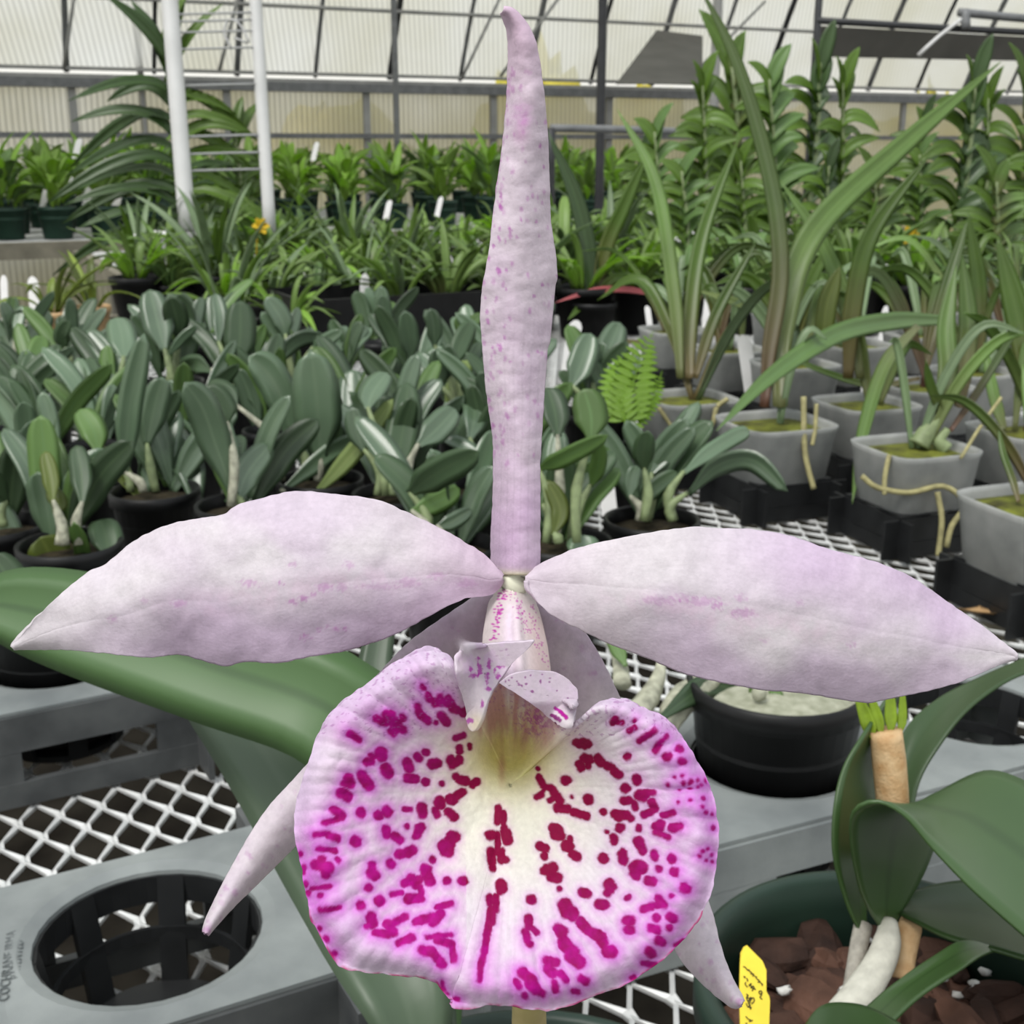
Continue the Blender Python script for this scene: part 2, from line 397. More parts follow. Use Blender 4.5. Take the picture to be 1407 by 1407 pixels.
def tepal(name, E1, E2, nu, nv, dfun, cfun, parent, jag=1.3, thick=.0007, seed=1):
    a, b = resample(E1, nu, jag, seed), resample(E2, nu, jag, seed + 3)
    T, Sg = np.meshgrid(np.linspace(0, 1, nu), np.linspace(0, 1, nv), indexing='ij')
    X = a[:, None, 0] * (1 - Sg) + b[:, None, 0] * Sg; Y = a[:, None, 1] * (1 - Sg) + b[:, None, 1] * Sg
    D = dfun(T, Sg, X, Y)
    if a.shape[1] > 2: D = D + a[:, None, 2] * (1 - Sg) + b[:, None, 2] * Sg
    V = _r(X, Y, D).reshape(-1, 3); col = cfun(T, Sg, X, Y).reshape(-1, 3)
    o = mk(name, V, grid_faces(nu, nv), 'petal', parent, True, {'col': np.clip(col, 0, 1)})
    solid(o, thick, 0); return o
def mixc(c, k, w): return c * (1 - w[..., None]) + np.array(k) * w[..., None]
def dots(c, X, Y, L, colour, soft=2.2, wob=2.0, seed=5):
    for (x, y, rx, ry, st) in L:
        m = (np.abs(X - x) < rx * 3 + 8) & (np.abs(Y - y) < ry * 3 + 8)
        if not m.any(): continue
        xx, yy = X[m], Y[m]
        q = (np.hypot((xx - x) / rx, (yy - y) / ry) - 1) * min(rx, ry) + wob * fbm(xx, yy, .22, seed)
        w_ = st * (1 - sstep(-soft, soft, q)); c[m] = mixc(c[m], colour, w_)
    return c

orchid = empty('spotted_orchid_plant', (0.0, .285, .80), 'flowering orchid with one big pale lilac bloom and a magenta-spotted round lip', 'orchid')
D0 = .170
# --- petals
PL_up = [(690,792),(677,774),(657,759),(620,737),(570,711),(520,688),(470,681),(404,677),(364,686),(327,696),(307,709),(270,714),(237,721),(200,737),(174,754),(147,777),(124,787),(93,811),(60,838),(30,870),(17,888)]
PL_lo = [(690,796),(684,808),(670,817),(637,823),(603,838),(543,870),(502,884),(468,894),(422,902),(382,909),(336,907),(311,913),(275,904),(245,897),(206,902),(141,896),(95,891),(57,890),(30,890),(19,890)]
PR_up = [(722,792),(738,780),(771,764),(804,752),(871,737),(940,726),(985,727),(1030,729),(1080,737),(1137,756),(1190,770),(1237,787),(1271,807),(1304,831),(1337,854),(1366,876),(1388,893),(1397,902)]
PR_lo = [(723,798),(726,812),(750,838),(770,850),(796,863),(839,883),(870,895),(900,907),(938,923),(976,933),(1045,946),(1098,950),(1144,957),(1190,963),(1232,956),(1274,948),(1320,935),(1366,914),(1388,906),(1397,904)]
def dL(T, Sg, X, Y):
    d = D0 + .004 * T ** 1.5 - .009 * np.sin(np.pi * np.clip(T, 0, 1)) * (1 - (2 * Sg - 1) ** 2) * .45
    d += .0012 * np.sin(T * 19 + Sg * 2) * (np.abs(2 * Sg - 1) ** 2) + .00005 * np.exp(-((Sg - .56) / .025) ** 2)
    return d + .0006 * fbm(X, Y, .012, 3)
def petal_col(side):
    def f(T, Sg, X, Y):
        c = np.zeros(X.shape + (3,)) + WHI
        n1, n2 = fbm(X, Y, .008, 11 + side), fbm(X, Y, .05, 4 + side)
        e_ = np.abs(2 * Sg - 1)
        if side == 0:
            w_ = sstep(.30, 1.0, Sg * 1.15 + .25 * n1) * sstep(.0, .35, 1 - T) * .75
            w_ = np.maximum(w_, .45 * sstep(.55, 1, 1 - Sg + .5 * n1) * np.exp(-((T - .45) / .3) ** 2))
            w_ = np.maximum(w_, .5 * (1 - sstep(.0, .28, T)))
        else:
            w_ = .8 * sstep(.25, 1.0, (1 - Sg) * 1.1 + .3 * n1) * sstep(.25, .6, T) * (1 - .8 * sstep(.82, 1, T))
            w_ = np.maximum(w_, .6 * sstep(.5, 1, Sg + .4 * n1) * sstep(.12, .4, T) * (1 - .7 * sstep(.85, 1, T)))
            w_ = np.maximum(w_, .25 * (1 - sstep(.0, .2, T)))
        c = mixc(c, LIL, np.clip(w_, 0, 1))
        c = mixc(c, PNK, np.clip((1 - sstep(0, .30, T)) * .45 * (1 if side == 0 else .4), 0, 1))
        c = mixc(c, PNK, .35 * np.exp(-((Sg - .58) / .10) ** 2) * (sstep(.1, .3, T) - sstep(.5, .8, T)) * (.6 + 1.2 * n2).clip(0, 1))
        # fine veins running from the base
        v = np.sin((Sg - .5) * 150 / (1 + .3 * T) + 4 * n1); c = c * (1 - .035 * (v > .75)[..., None] * (1 - .5 * T[..., None]))
        c = c * (1 + .07 * n2[..., None])
        c = c * (1 - .06 * np.exp(-((Sg - (.56 if side == 0 else .47)) / .008) ** 2))[..., None]
        if side == 0:
            L_ = [(403,826,5,4,.6),(417,821,5,4,.7),(430,816,3,3,.5),(446,806,9,5,.5),(343,801,11,4,.45),(247,828,9,5,.4),(155,850,5,4,.4),(199,824,4,3,.35),(403,776,4,3,.4),(420,874,3,2,.7),(438,865,3,2,.7),(450,860,2,2,.7),(462,863,3,2,.7),(387,800,2,1.5,.7),(480,776,6,4,.35),(470,806,8,6,.35),(473,862,2,2,.7),(560,800,14,6,.3),(600,790,10,5,.3),(640,800,12,6,.25),(520,805,20,4,.25),(419,873,3.5,2.5,.6)]
        else:
            L_ = [(965,826,22,6,.4),(1020,842,16,6,.45),(905,824,22,5,.35),(1017,822,7,4,.35),(1097,828,4,3,.3),(1170,885,4,3,.4),(985,832,8,4,.5),(940,820,10,4,.3),(1050,880,4,3,.25)]
        c = dots(c, X, Y, L_, (.44, .16, .42), 2.5, 5.)
        return c
    return f
tepal('petal', PL_up, PL_lo, 260, 90, dL, petal_col(0), orchid, seed=1)
def dR(T, Sg, X, Y):
    d = D0 + .003 * T ** 1.5 - .008 * np.sin(np.pi * np.clip(T, 0, 1)) * (1 - (2 * Sg - 1) ** 2) * .5
    d += .0008 * np.sin(T * 15 + Sg * 3 + 1) * (np.abs(2 * Sg - 1) ** 2) + .00005 * np.exp(-((Sg - .47) / .025) ** 2)
    return d + .0005 * fbm(X, Y, .012, 8)
tepal('petal', PR_up, PR_lo, 260, 90, dR, petal_col(1), orchid, jag=1.0, seed=5)
# --- dorsal sepal
DS_r = [(739,790),(740,762),(740,734),(740,700),(740,634),(745,550),(750,483),(754,463),(760,400),(763,376),(760,345),(754,300),(752,240),(750,187),(747,150),(744,120),(740,90),(734,60),(727,42),(717,27),(704,14),(692,12)]
DS_l = [(677,790),(677,768),(677,734),(679,700),(680,667),(680,607),(675,570),(670,534),(664,467),(662,440),(664,400),(669,370),(674,341),(679,300),(684,260),(691,215),(695,180),(699,130),(700,100),(701,70),(699,42),(690,17)]
def dD(T, Sg, X, Y):
    return D0 + .004 * (1 - T) * 0 - .006 * T ** 2 + .0035 * (2 * Sg - 1) ** 2 * (1 - .4 * T) + .002 * np.sin(T * 7 + 1) * (2 * Sg - 1) + .0005 * fbm(X, Y, .02, 6)
def cD(T, Sg, X, Y):
    rr = random.Random(3); c = np.zeros(X.shape + (3,)) + np.array([.60, .51, .58])
    n1, n2 = fbm(X, Y, .012, 21), fbm(X, Y, .06, 24)
    c = mixc(c, [.51, .34, .52], np.clip(.55 * (1 - sstep(.0, .5, T)) + .35 * n1, 0, .8))
    c = mixc(c, [.60, .40, .55], .6 * np.exp(-((T - .97) / .12) ** 2))
    c = mixc(c, [.38, .10, .36], .85 * np.exp(-((X - 718) / 11) ** 2 - ((Y - 158) / 14) ** 2) * (.7 + n2))
    c = mixc(c, [.45, .20, .40], .5 * np.exp(-((X - 716) / 9) ** 2 - ((Y - 185) / 14) ** 2))
    c = mixc(c, [.52, .52, .24], .8 * np.exp(-((Y - 793) / 9) ** 2)); c = c * (1 + .10 * n2[..., None])
    L_ = []
    for _ in range(190):
        t, s_ = rr.random(), rr.random()
        y = 90 + 560 * t ** 1.1
        s_ = s_ if rr.random() < .45 else (1 - (rr.random() ** 2) * .4)   # denser along one edge
        k = int(np.argmin(np.abs(Y[:, 0] - y))); x = X[k, int(s_ * (X.shape[1] - 1))]
        r_ = rr.uniform(1.0, 2.6); L_.append((x, y, r_, r_ * rr.uniform(1.1, 2.2), rr.uniform(.25, .75) * (1 if 200 < y < 500 else .6)))
    c = dots(c, X, Y, L_, (.40, .09, .38), 1.2, 1.5, 8)
    v = np.sin((Sg - .5) * 46); c = c * (1 - .05 * (v > .6) * (1 - sstep(.3, .6, T)))[..., None]
    return c
tepal('dorsal_sepal', DS_r, DS_l, 300, 60, dD, cD, orchid, jag=.9, seed=9)
# --- lateral sepals (third number: depth behind the petals)
LS_up = [(664,814,.004),(600,856,.007),(560,885,.009),(513,935,.011),(427,1046,.013),(367,1114,.011),(325,1183,.008),(294,1244,.005),(283,1270,.003),(281,1281,.002)]
LS_lo = [(700,822,.004),(690,850,.008),(640,935,.013),(560,1010,.017),(480,1090,.017),(405,1161,.013),(359,1206,.010),(317,1247,.006),(293,1274,.003),(284,1284,.002)]
RS_up = [(715,818,.004),(722,850,.006),(745,940,.012),(790,1050,.017),(860,1180,.018),(925,1296,.014),(940,1321,.012),(971,1354,.009),(1005,1381,.004),(1019,1380,.003)]
RS_lo = [(728,812,.004),(760,836,.006),(796,862,.008),(825,905,.010),(850,957,.012),(915,1090,.016),(972,1240,.014),(988,1298,.010),(1002,1339,.006),(1021,1377,.003)]
def cS(T, Sg, X, Y):
    c = np.zeros(X.shape + (3,)) + np.array([.60, .53, .58]); n1, n2 = fbm(X, Y, .02, 31), fbm(X, Y, .07, 33)
    c = mixc(c, LIL, np.clip(.45 * (1 - sstep(0, .5, T)) + .3 * n1, 0, 1)); c = c * (1 + .09 * n2[..., None])
    rr = random.Random(5); L_ = []
    for _ in range(70):
        k, j = rr.randrange(X.shape[0]), rr.randrange(X.shape[1]); r_ = rr.uniform(1.2, 3.2); L_.append((X[k, j], Y[k, j], r_, r_ * 1.2, rr.uniform(.15, .45)))
    return dots(c, X, Y, L_, (.42, .16, .40), 1.6, 2.0, 9)
dS = lambda T, Sg, X, Y: D0 + .0022 * (2 * Sg - 1) ** 2 + .0004 * fbm(X, Y, .02, 2)
tepal('lateral_sepal', LS_up, LS_lo, 200, 50, dS, cS, orchid, jag=.8, seed=12)
tepal('lateral_sepal', RS_up, RS_lo, 200, 50, dS, cS, orchid, jag=.8, seed=15)
# --- lip
LIP = [(623,914),(612,899),(593,888),(577,891),(562,899),(540,912),(513,935),(490,951),(470,963),(460,974),(450,985),(437,1008),(430,1028),(427,1043),(420,1062),(409,1095),(405,1120),(405,1140),(407,1158),(411,1173),(417,1195),(418,1215),(424,1237),(427,1263),(437,1279),(449,1302),(462,1322),(475,1332),(490,1333),(505,1336),(525,1336),(540,1339),(570,1340),(590,1344),(601,1349),(610,1361),(615,1370),(623,1374),(620,1382),(628,1386),(646,1385),(669,1379),(690,1380),(705,1381),(727,1386),(752,1388),(772,1384),(794,1378),(823,1364),(860,1353),(883,1337),(913,1316),(931,1296),(941,1287),(952,1275),(962,1262),(969,1243),(974,1236),(979,1220),(982,1202),(986,1166),(987,1138),(983,1113),(978,1088),(965,1059),(949,1033),(930,1002),(910,983),(886,973),(862,961),(847,959),(829,963),(815,975),(803,985),(790,993),(772,985),(745,960),(715,935),(688,915),(662,905),(640,910)]
NL, ML, LC = 900, 200, (700, 1080)
lo = resample(LIP + [LIP[0]], NL + 1, 1.6, 40)[:-1]
rho = np.linspace(.004, 1, ML) ** .9
LX = LC[0] + (lo[:, None, 0] - LC[0]) * rho[None]; LY = LC[1] + (lo[:, None, 1] - LC[1]) * rho[None]
RHO = np.broadcast_to(rho[None], LX.shape)
_rad = np.hypot(lo[:, 0] - LC[0], lo[:, 1] - LC[1]); _k = np.hanning(91); _k /= _k.sum()
_sm = np.convolve(np.concatenate([_rad[-45:], _rad, _rad[:45]]), _k, 'valid'); RHOD = RHO * (_rad / _sm)[:, None]
def lip_depth(X, Y, R_):
    th = np.arctan2(Y - LC[1], X - LC[0])
    d = .1705 - .013 * sstep(.0, 1.0, R_) - .004 * np.clip((Y - 1080) / 300, 0, 1)
    g = ((X - 708) / 52) ** 2 + ((Y - 985) / 75) ** 2
    d = d + .014 * np.exp(-g ** 1.2)
    d += .0030 * sstep(.86, 1, R_) ** 2                                   # rim curls back
    d += .00026 * np.sin(th * 31 + 3 * np.sin(th * 5)) * sstep(.60, 1, R_) + .00006 * np.sin(th * 90) * sstep(.5, .9, R_)
    d += .00025 * np.exp(-((X - 690 + (Y - 1080) * .10) / 11) ** 2) * (Y > 1060) * sstep(0, .3, R_)   # central groove
    return d
LD = lip_depth(LX, LY, RHOD) + .0003 * fbm(LX, LY, .03, 17)
SPOTS = []
def S_(ox, oy, sc, txt):
    for q in txt.replace('\n', ';').split(';'):
        if q.strip():
            a = [float(v) for v in q.split(',')]
            if len(a) == 3: a = a[:2] + a[:2] + a[2:]
            SPOTS.append((ox + a[0] * sc, oy + a[1] * sc, ox + a[2] * sc, oy + a[3] * sc, a[4] * sc))
S_(400, 870, 240 / 1407, '''1050,420,1065,435,18;1100,490,1115,520,26;1010,580,1030,640,24;1040,650,1095,695,28;1160,545,1170,545,35;1200,500,1215,530,25;1260,515,1290,575,30;1290,590,1330,610,28;1160,550,1280,560,26
1200,650,1245,705,30;1160,710,16;1380,630,1400,620,35;680,675,760,715,22;770,660,850,730,40;800,780,820,800,25;830,740,840,760,38;890,665,895,675,25;890,765,895,770,28;800,640,810,645,25;470,805,540,850,24
715,960,720,975,48;640,980,660,990,22;600,1035,640,1025,30;755,1090,770,1125,42;455,1160,470,1210,36;420,1205,460,1210,26;560,1130,580,1170,34;590,1180,620,1225,38;400,1285,450,1310,40;925,1035,945,1080,36
930,1160,990,1170,34;1010,985,1020,1000,30;1070,950,1080,955,25;1130,1045,1165,1040,38;1070,1190,1075,1195,30;1205,1205,1210,1205,20;1320,835,1375,815,24;1345,915,1350,940,24;1275,1010,1290,1055,32;1345,1005,1350,1020,28;1290,1050,1330,1030,30''')
S_(580, 960, 240 / 1407, '''390,185,430,160,26;260,620,265,620,25;300,650,340,660,36;400,690,425,670,32;220,810,240,810,40;250,800,315,750,32;130,830,135,850,42;100,900,110,935,30;205,915,250,955,32
235,1110,255,1120,45;170,1190,200,1230,50;180,1240,210,1250,35;210,1150,220,1170,40;75,1300,80,1310,22;370,370,372,395,13;945,565,950,570,14;610,890,605,1000,25;655,930,650,1000,22
540,1105,560,1105,36;600,1100,610,1250,25;670,1080,690,1150,38;680,1090,660,1040,25;550,1240,560,1330,34;560,1330,565,1370,28;640,1240,640,1310,30;660,1300,675,1305,25
955,640,985,695,25;990,710,1050,720,25;1060,730,1080,770,28;930,800,970,780,20;970,770,1000,725,13;1100,790,1120,830,30;1040,820,1090,790,18;1100,880,1180,890,36;1220,910,1260,920,28;1270,930,1335,945,28
1160,650,1175,655,32;1345,805,1350,815,36;1210,780,1212,790,9;1090,1070,1095,1090,52;1050,1040,1060,1040,25;1120,1110,1125,1115,35;1170,1190,1185,1195,45;1195,1130,1200,1150,20;1220,1260,1250,1280,36
950,1195,995,1215,32;985,1270,990,1285,26;985,1230,990,1260,18;1000,1390,1060,1370,40''')
S_(760, 900, 240 / 1407, '''195,690,220,710,26;245,690,285,700,32;230,710,260,720,22;220,870,235,900,32;260,820,300,830,36;290,870,290,890,22;300,830,320,840,20;365,820,400,860,34;440,880,480,900,30;500,930,540,955,32;480,900,500,930,25
110,1010,125,1000,32;600,810,610,805,26;680,990,685,1005,35;590,1065,595,1070,36;412,1260,415,1265,25;485,530,500,500,22;510,530,560,535,16;620,605,665,580,17;655,522,12;700,680,760,640,18;760,640,810,610,14
830,760,850,720,26;850,700,900,660,14;910,815,930,815,25;1000,765,1010,770,25;1020,850,1035,855,20;690,1130,740,1150,28;740,1110,810,1105,22;710,1110,760,1130,25;580,1170,620,1170,30;660,1190,670,1230,22
800,1180,820,1220,28;740,1290,830,1240,26;510,1280,600,1290,34;520,1310,540,1320,20;600,1290,640,1320,22;890,1285,970,1265,22;840,1380,870,1360,36;960,1390,1030,1375,24;540,1385,560,1390,28;700,1390,20
1040,970,9;1050,1022,10;1100,1020,11;1180,1045,9;1100,1070,9;1020,1080,9;1195,1160,11;1215,1265,9;1265,1275,8;930,1035,8;1150,1060,7;1190,1225,7;1105,1175,8;985,980,7;1150,1010,8;1215,1015,8;1015,1190,7;1275,1390,9''')
S_(400, 1090, 240 / 1407, '''340,130,400,180,30;270,240,400,200,22;200,330,290,320,16;300,340,370,360,22;230,440,350,460,18;210,575,300,600,36;250,530,280,650,24;370,540,375,545,20;180,760,310,745,14;250,820,20;250,930,390,915,14
555,155,555,160,36;690,170,700,180,32;760,140,765,150,38;905,130,950,130,18;1040,110,1050,170,36;925,265,18;1040,270,1000,340,32;1020,280,1010,330,30;755,290,760,335,32;820,345,870,380,30;510,380,515,390,40
860,490,890,490,34;930,480,970,460,36;790,565,800,575,32;645,580,650,650,30;640,650,660,660,42;615,755,620,760,25;1135,545,22;1070,610,1090,620,35;1080,650,1120,720,36;910,730,1030,700,30;960,690,1000,740,36;940,860,1030,850,36;1040,770,1050,860,22
810,820,880,810,20;705,870,715,875,36;555,905,560,910,34;640,1000,650,1050,40;600,1070,610,1070,18;680,1130,780,1140,26;780,1060,820,1120,36;830,1050,920,1000,26;1010,1040,1180,1000,30;1140,1050,1200,980,32;1180,930,1280,900,20
870,1210,970,1170,28;1060,1270,1130,1280,32;1140,1290,1200,1350,28;1200,1370,1220,1380,26;1100,1165,1280,1145,14;1180,1190,1280,1220,28;1290,1240,1310,1340,24;1250,715,1255,720,26;1370,715,1385,715,32
240,1080,17;295,1165,300,1170,20;350,1280,360,1280,22;85,480,20;120,590,110,640,18;130,720,20;150,800,22''')
S_(760, 1120, 270 / 1407, '''505,290,510,330,32;510,265,512,270,20;365,312,368,315,36;440,160,440,190,28;480,95,485,98,26;395,122,398,122,14;620,190,630,210,34;640,230,650,260,26;620,95,18;755,70,770,90,28;740,120,830,155,17;870,95,910,80,24
730,275,735,300,26;850,310,855,318,30;760,385,765,390,18;870,410,875,412,28;600,380,630,380,48;590,420,600,430,35;690,470,720,475,30;940,515,945,520,33;405,500,410,530,36;390,560,395,565,22;430,520,435,522,25
210,560,250,568,28;335,645,370,648,36;530,595,550,590,13;85,650,110,700,46;130,700,140,720,42;200,770,250,830,34;280,850,350,880,34;340,900,370,930,26;400,980,420,980,38;40,820,70,860,32;80,920,140,980,42;130,1010,190,1060,38
650,680,700,660,24;700,650,800,640,20;760,600,790,640,28;740,740,28;840,725,850,730,30;825,800,20;700,810,740,820,28;530,760,560,760,30;540,820,560,825,28;750,890,770,900,28;680,965,700,980,28;640,1045,720,1060,16
200,1165,230,1180,22;140,1245,175,1250,15;560,1160,570,1155,20;870,920,930,890,10;1130,95,9;1095,240,9;1060,255,7;1125,330,9;1085,320,7;1040,290,7;1120,280,7;850,580,14''')
S_(600, 1170, 220 / 1346, '''545,290,550,320,44;530,350,535,355,22;440,400,445,440,30;500,390,495,500,25;460,500,455,600,36;440,620,425,700,30;420,700,400,850,27;395,870,370,950,23;365,970,360,1080,16;80,260,85,262,26;220,260,225,262,32
930,160,970,170,45;970,220,1020,230,42;1035,320,1040,325,16;795,410,800,420,36;770,570,775,640,30;740,680,760,740,28;760,760,785,790,20;800,650,840,690,22;1020,650,1070,680,34;1070,790,1130,830,42;1130,870,1190,930,38
930,920,990,940,34;940,980,980,1030,38;1040,1030,1080,1070,26;990,1100,1000,1150,22;720,1020,790,1080,36;780,1110,830,1150,38;850,1160,890,1180,24;670,1090,700,1130,20;740,1190,745,1200,20;50,1080,70,1150,14;95,1180,8;170,1225,180,1230,20''')
def spot_field(X, Y):
    d = np.full(X.shape, 1e3)
    for (x1, y1, x2, y2, r_) in SPOTS:
        m = (X > min(x1, x2) - 60) & (X < max(x1, x2) + 60) & (Y > min(y1, y2) - 60) & (Y < max(y1, y2) + 60)
        if not m.any(): continue
        xx, yy = X[m], Y[m]; vx, vy = x2 - x1, y2 - y1; l2 = max(vx * vx + vy * vy, 1e-6)
        t = np.clip(((xx - x1) * vx + (yy - y1) * vy) / l2, 0, 1)
        q = np.hypot(xx - x1 - t * vx, yy - y1 - t * vy) - r_
        d[m] = np.minimum(d[m], q)
    return d
def lip_col(X, Y, R_):
    n1, n2, n3 = fbm(X, Y, .012, 51), fbm(X, Y, .06, 53), fbm(X, Y, .16, 57)
    c = np.zeros(X.shape + (3,)) + np.array([.70, .645, .69])
    rad = np.hypot(X - 700, Y - 1090)
    th = np.arctan2(Y - 1090, X - 700)
    c = mixc(c, [.72, .71, .62], 1 - sstep(60, 190, rad))
    lil = sstep(.70, .98, R_ + .14 * n1) * .65 * (1 - .5 * sstep(200, 300, Y - 1080)); c = mixc(c, [.55, .39, .60], np.clip(lil, 0, 1))
    c = mixc(c, [.53, .31, .60], .6 * np.exp(-((X - 945) / 50) ** 2 - ((Y - 1075) / 70) ** 2))
    c = mixc(c, [.66, .26, .68], np.clip(.75 * np.exp(-((X - 432) / 34) ** 2 - ((Y - 1215) / 62) ** 2) * (1 + 1.2 * n2), 0, 1))
    c = mixc(c, [.66, .30, .68], np.clip(.45 * np.exp(-((X - 700) / 45) ** 2 - ((Y - 1355) / 34) ** 2) * (1 + n2), 0, 1))
    d = spot_field(X, Y) + 1.0 * n3 + .8 * n2 - 1.4
    out_ = sstep(110, 260, rad + 60 * (X < 640) - 20 * (X > 800))
    halo = np.exp(-np.clip(d, 0, None) / (4 + 9 * out_)) * (.35 + .55 * out_)
    c = mixc(c, [.60, .12, .60], np.clip(halo, 0, 1))
    core = 1 - sstep(-1.6, 1.8, d)
    cc = np.zeros_like(c) + np.array([.215, .001, .040]); cc = mixc(cc, [.40, .003, .22], np.clip(out_ * (.75 + .5 * n2), 0, 1))
    c = c * (1 - core[..., None]) + cc * core[..., None]
    # yellow throat with brownish streaks on its roof
    y_ = np.exp(-((X - 700) / 62) ** 2 - ((Y - 1035) / 52) ** 2); ok = (1 - core)
    c = mixc(c, [.68, .62, .20], np.clip(1.1 * y_, 0, .95) * ok)
    ins = (1 - sstep(.9, 1.15, np.hypot((X - 712) / 62, (Y - 975) / 68)))
    br = ins * (1 - sstep(985, 1060, Y)) * np.clip(.55 + .9 * fbm(X * 2.5, Y * .6, .03, 60), 0, 1)
    c = mixc(c, [.50, .26, .23], np.clip(br, 0, .8)); c = mixc(c, [.45, .19, .15], .6 * np.exp(-((X - 688) / 5) ** 2 - ((Y - 1055) / 22) ** 2))
    c = mixc(c, [.40, .08, .30], ins * .8 * np.exp(-((X - 738) / 26) ** 2 - ((Y - 985) / 24) ** 2) * (n3 > .02))
    # dark margin along the lower edge
    edge = sstep(.982, .996, R_) * (Y > 1250) * np.clip(.55 + 1.4 * n2, 0, 1); c = mixc(c, [.42, .01, .12], edge * .85)
    v = np.sin(th * 120 + 3 * n1); c = c * (1 - .045 * (v > .3) * sstep(.3, .7, R_))[..., None]
    # fine specks near the upper lobes
    sp = (fbm(X, Y, .20, 71) > .42) & (R_ > .6) & (Y < 1010); c[sp] = c[sp] * .55 + np.array([.30, .08, .30]) * .45
    return c * (1 + .05 * n3[..., None])
LV = _r(LX, LY, LD).reshape(-1, 3)
f_ = grid_faces(NL, ML); k_ = (NL - 1) * ML
f_ += [[k_ + j, k_ + j + 1, j + 1, j] for j in range(ML - 1)]; f_.append([i * ML for i in range(NL)][::-1])
lip = mk('lip', LV, f_, 'lip', orchid, True, {'col': np.clip(lip_col(LX, LY, RHO), 0, 1).reshape(-1, 3)}); solid(lip, .0006, 0)
lip['label'] = 'round white lip with magenta spots and yellow throat'
def lobe(name, out, c0, dfun, cfun, n=260, m=50, parent=None, jag=.8):
    o_ = resample(out + [out[0]], n + 1, jag, 3)[:-1]; r_ = np.linspace(.01, 1, m)
    X = c0[0] + (o_[:, None, 0] - c0[0]) * r_[None]; Y = c0[1] + (o_[:, None, 1] - c0[1]) * r_[None]
    D = dfun(X, Y); V = _r(X, Y, D).reshape(-1, 3); f = grid_faces(n, m); k = (n - 1) * m
    f += [[k + j, k + j + 1, j + 1, j] for j in range(m - 1)]; f.append([i * m for i in range(n)][::-1])
    ob = mk(name, V, f, 'lip', parent, True, {'col': np.clip(cfun(X, Y), 0, 1).reshape(-1, 3)}); solid(ob, .0006, 0); return ob
fl = (LX.ravel(), LY.ravel(), LD.ravel())
def near_lip(X, Y):
    sel = (fl[0] > 600) & (fl[0] < 830) & (fl[1] > 870) & (fl[1] < 1060); a, b, d = fl[0][sel][::3], fl[1][sel][::3], fl[2][sel][::3]
    out = np.empty(X.size)
    for i, (x, y) in enumerate(zip(X.ravel(), Y.ravel())):
        k = np.exp(-((a - x) ** 2 + (b - y) ** 2) / 12.); out[i] = (k * d).sum() / max(k.sum(), 1e-12)
    return out.reshape(X.shape)
SL = [(624,909),(625,903),(630,897),(639,889),(653,887),(668,885),(694,882),(719,881),(733,880),(728,889),(706,909),(694,925),(685,938),(678,949),(673,959),(668,972),(664,985),(655,1003),(646,1000),(640,975),(633,950),(627,930)]
SRt = [(686,938),(702,926),(728,921),(748,922),(760,923),(770,927),(779,932),(786,939),(791,945),(793,953),(793,971),(790,984),(787,997),(779,999),(770,996),(753,982),(736,969),(720,960),(706,951)]
def dSL(X, Y):
    w_ = sstep(655, 628, X - (Y - 940) * .12) if False else 1 - sstep(622, 668, X - np.clip(Y - 950, 0, 100) * .1)
    a = .1570 + .000045 * np.clip(720 - X, -20, 100) - .00003 * np.clip(915 - Y, 0, 50)
    return a * (1 - w_) + (np.minimum(near_lip(X, Y), .166) - .0016) * w_
def dSR(X, Y):
    w_ = sstep(962, 1000, Y); a = .1578 + .00003 * np.clip(X - 700, 0, 100) + .000012 * (Y - 940)
    return a * (1 - w_) + (np.minimum(near_lip(X, Y), .166) - .0016) * w_
def cSL(X, Y):
    n2, n3 = fbm(X, Y, .06, 53), fbm(X, Y, .16, 57); c = np.zeros(X.shape + (3,)) + np.array([.64, .55, .63])
    c = mixc(c, [.66, .47, .70], np.clip(.5 * sstep(-.1, .3, n2) * np.exp(-((X - 660) / 40) ** 2), 0, .6))
    c = mixc(c, [.70, .645, .69], sstep(925, 965, Y)); c = mixc(c, [.78, .74, .50], .8 * np.exp(-((X - 657) / 12) ** 2 - ((Y - 995) / 16) ** 2))
    L_ = []
    for (x, y, a, b) in [(338,785,18,16),(265,880,18,14),(300,920,40,18),(350,870,26,50),(430,830,18,45),(415,940,16,40),(500,930,20,26),(515,855,34,14),(425,1030,22,20),(480,880,8,16),(380,1155,10,26),(280,1290,34,22)]:
        L_.append((600 + a * 0 + x * .1706, 770 + y * .1706, max(a * .1706, 1.5), max(b * .1706, 1.5), .85))
    c = dots(c, X, Y, L_, (.42, .04, .38), 1.4, 2.2, 12)
    L_ = [(690, 893, 2, 1, .5), (697, 891, 1.5, 1.5, .5), (700, 899, 1.5, 1, .4), (684, 900, 2, 1, .4)]
    c = dots(c, X, Y, L_, (.30, .08, .30), .8, .5)
    return c * (1 + .05 * n3[..., None])
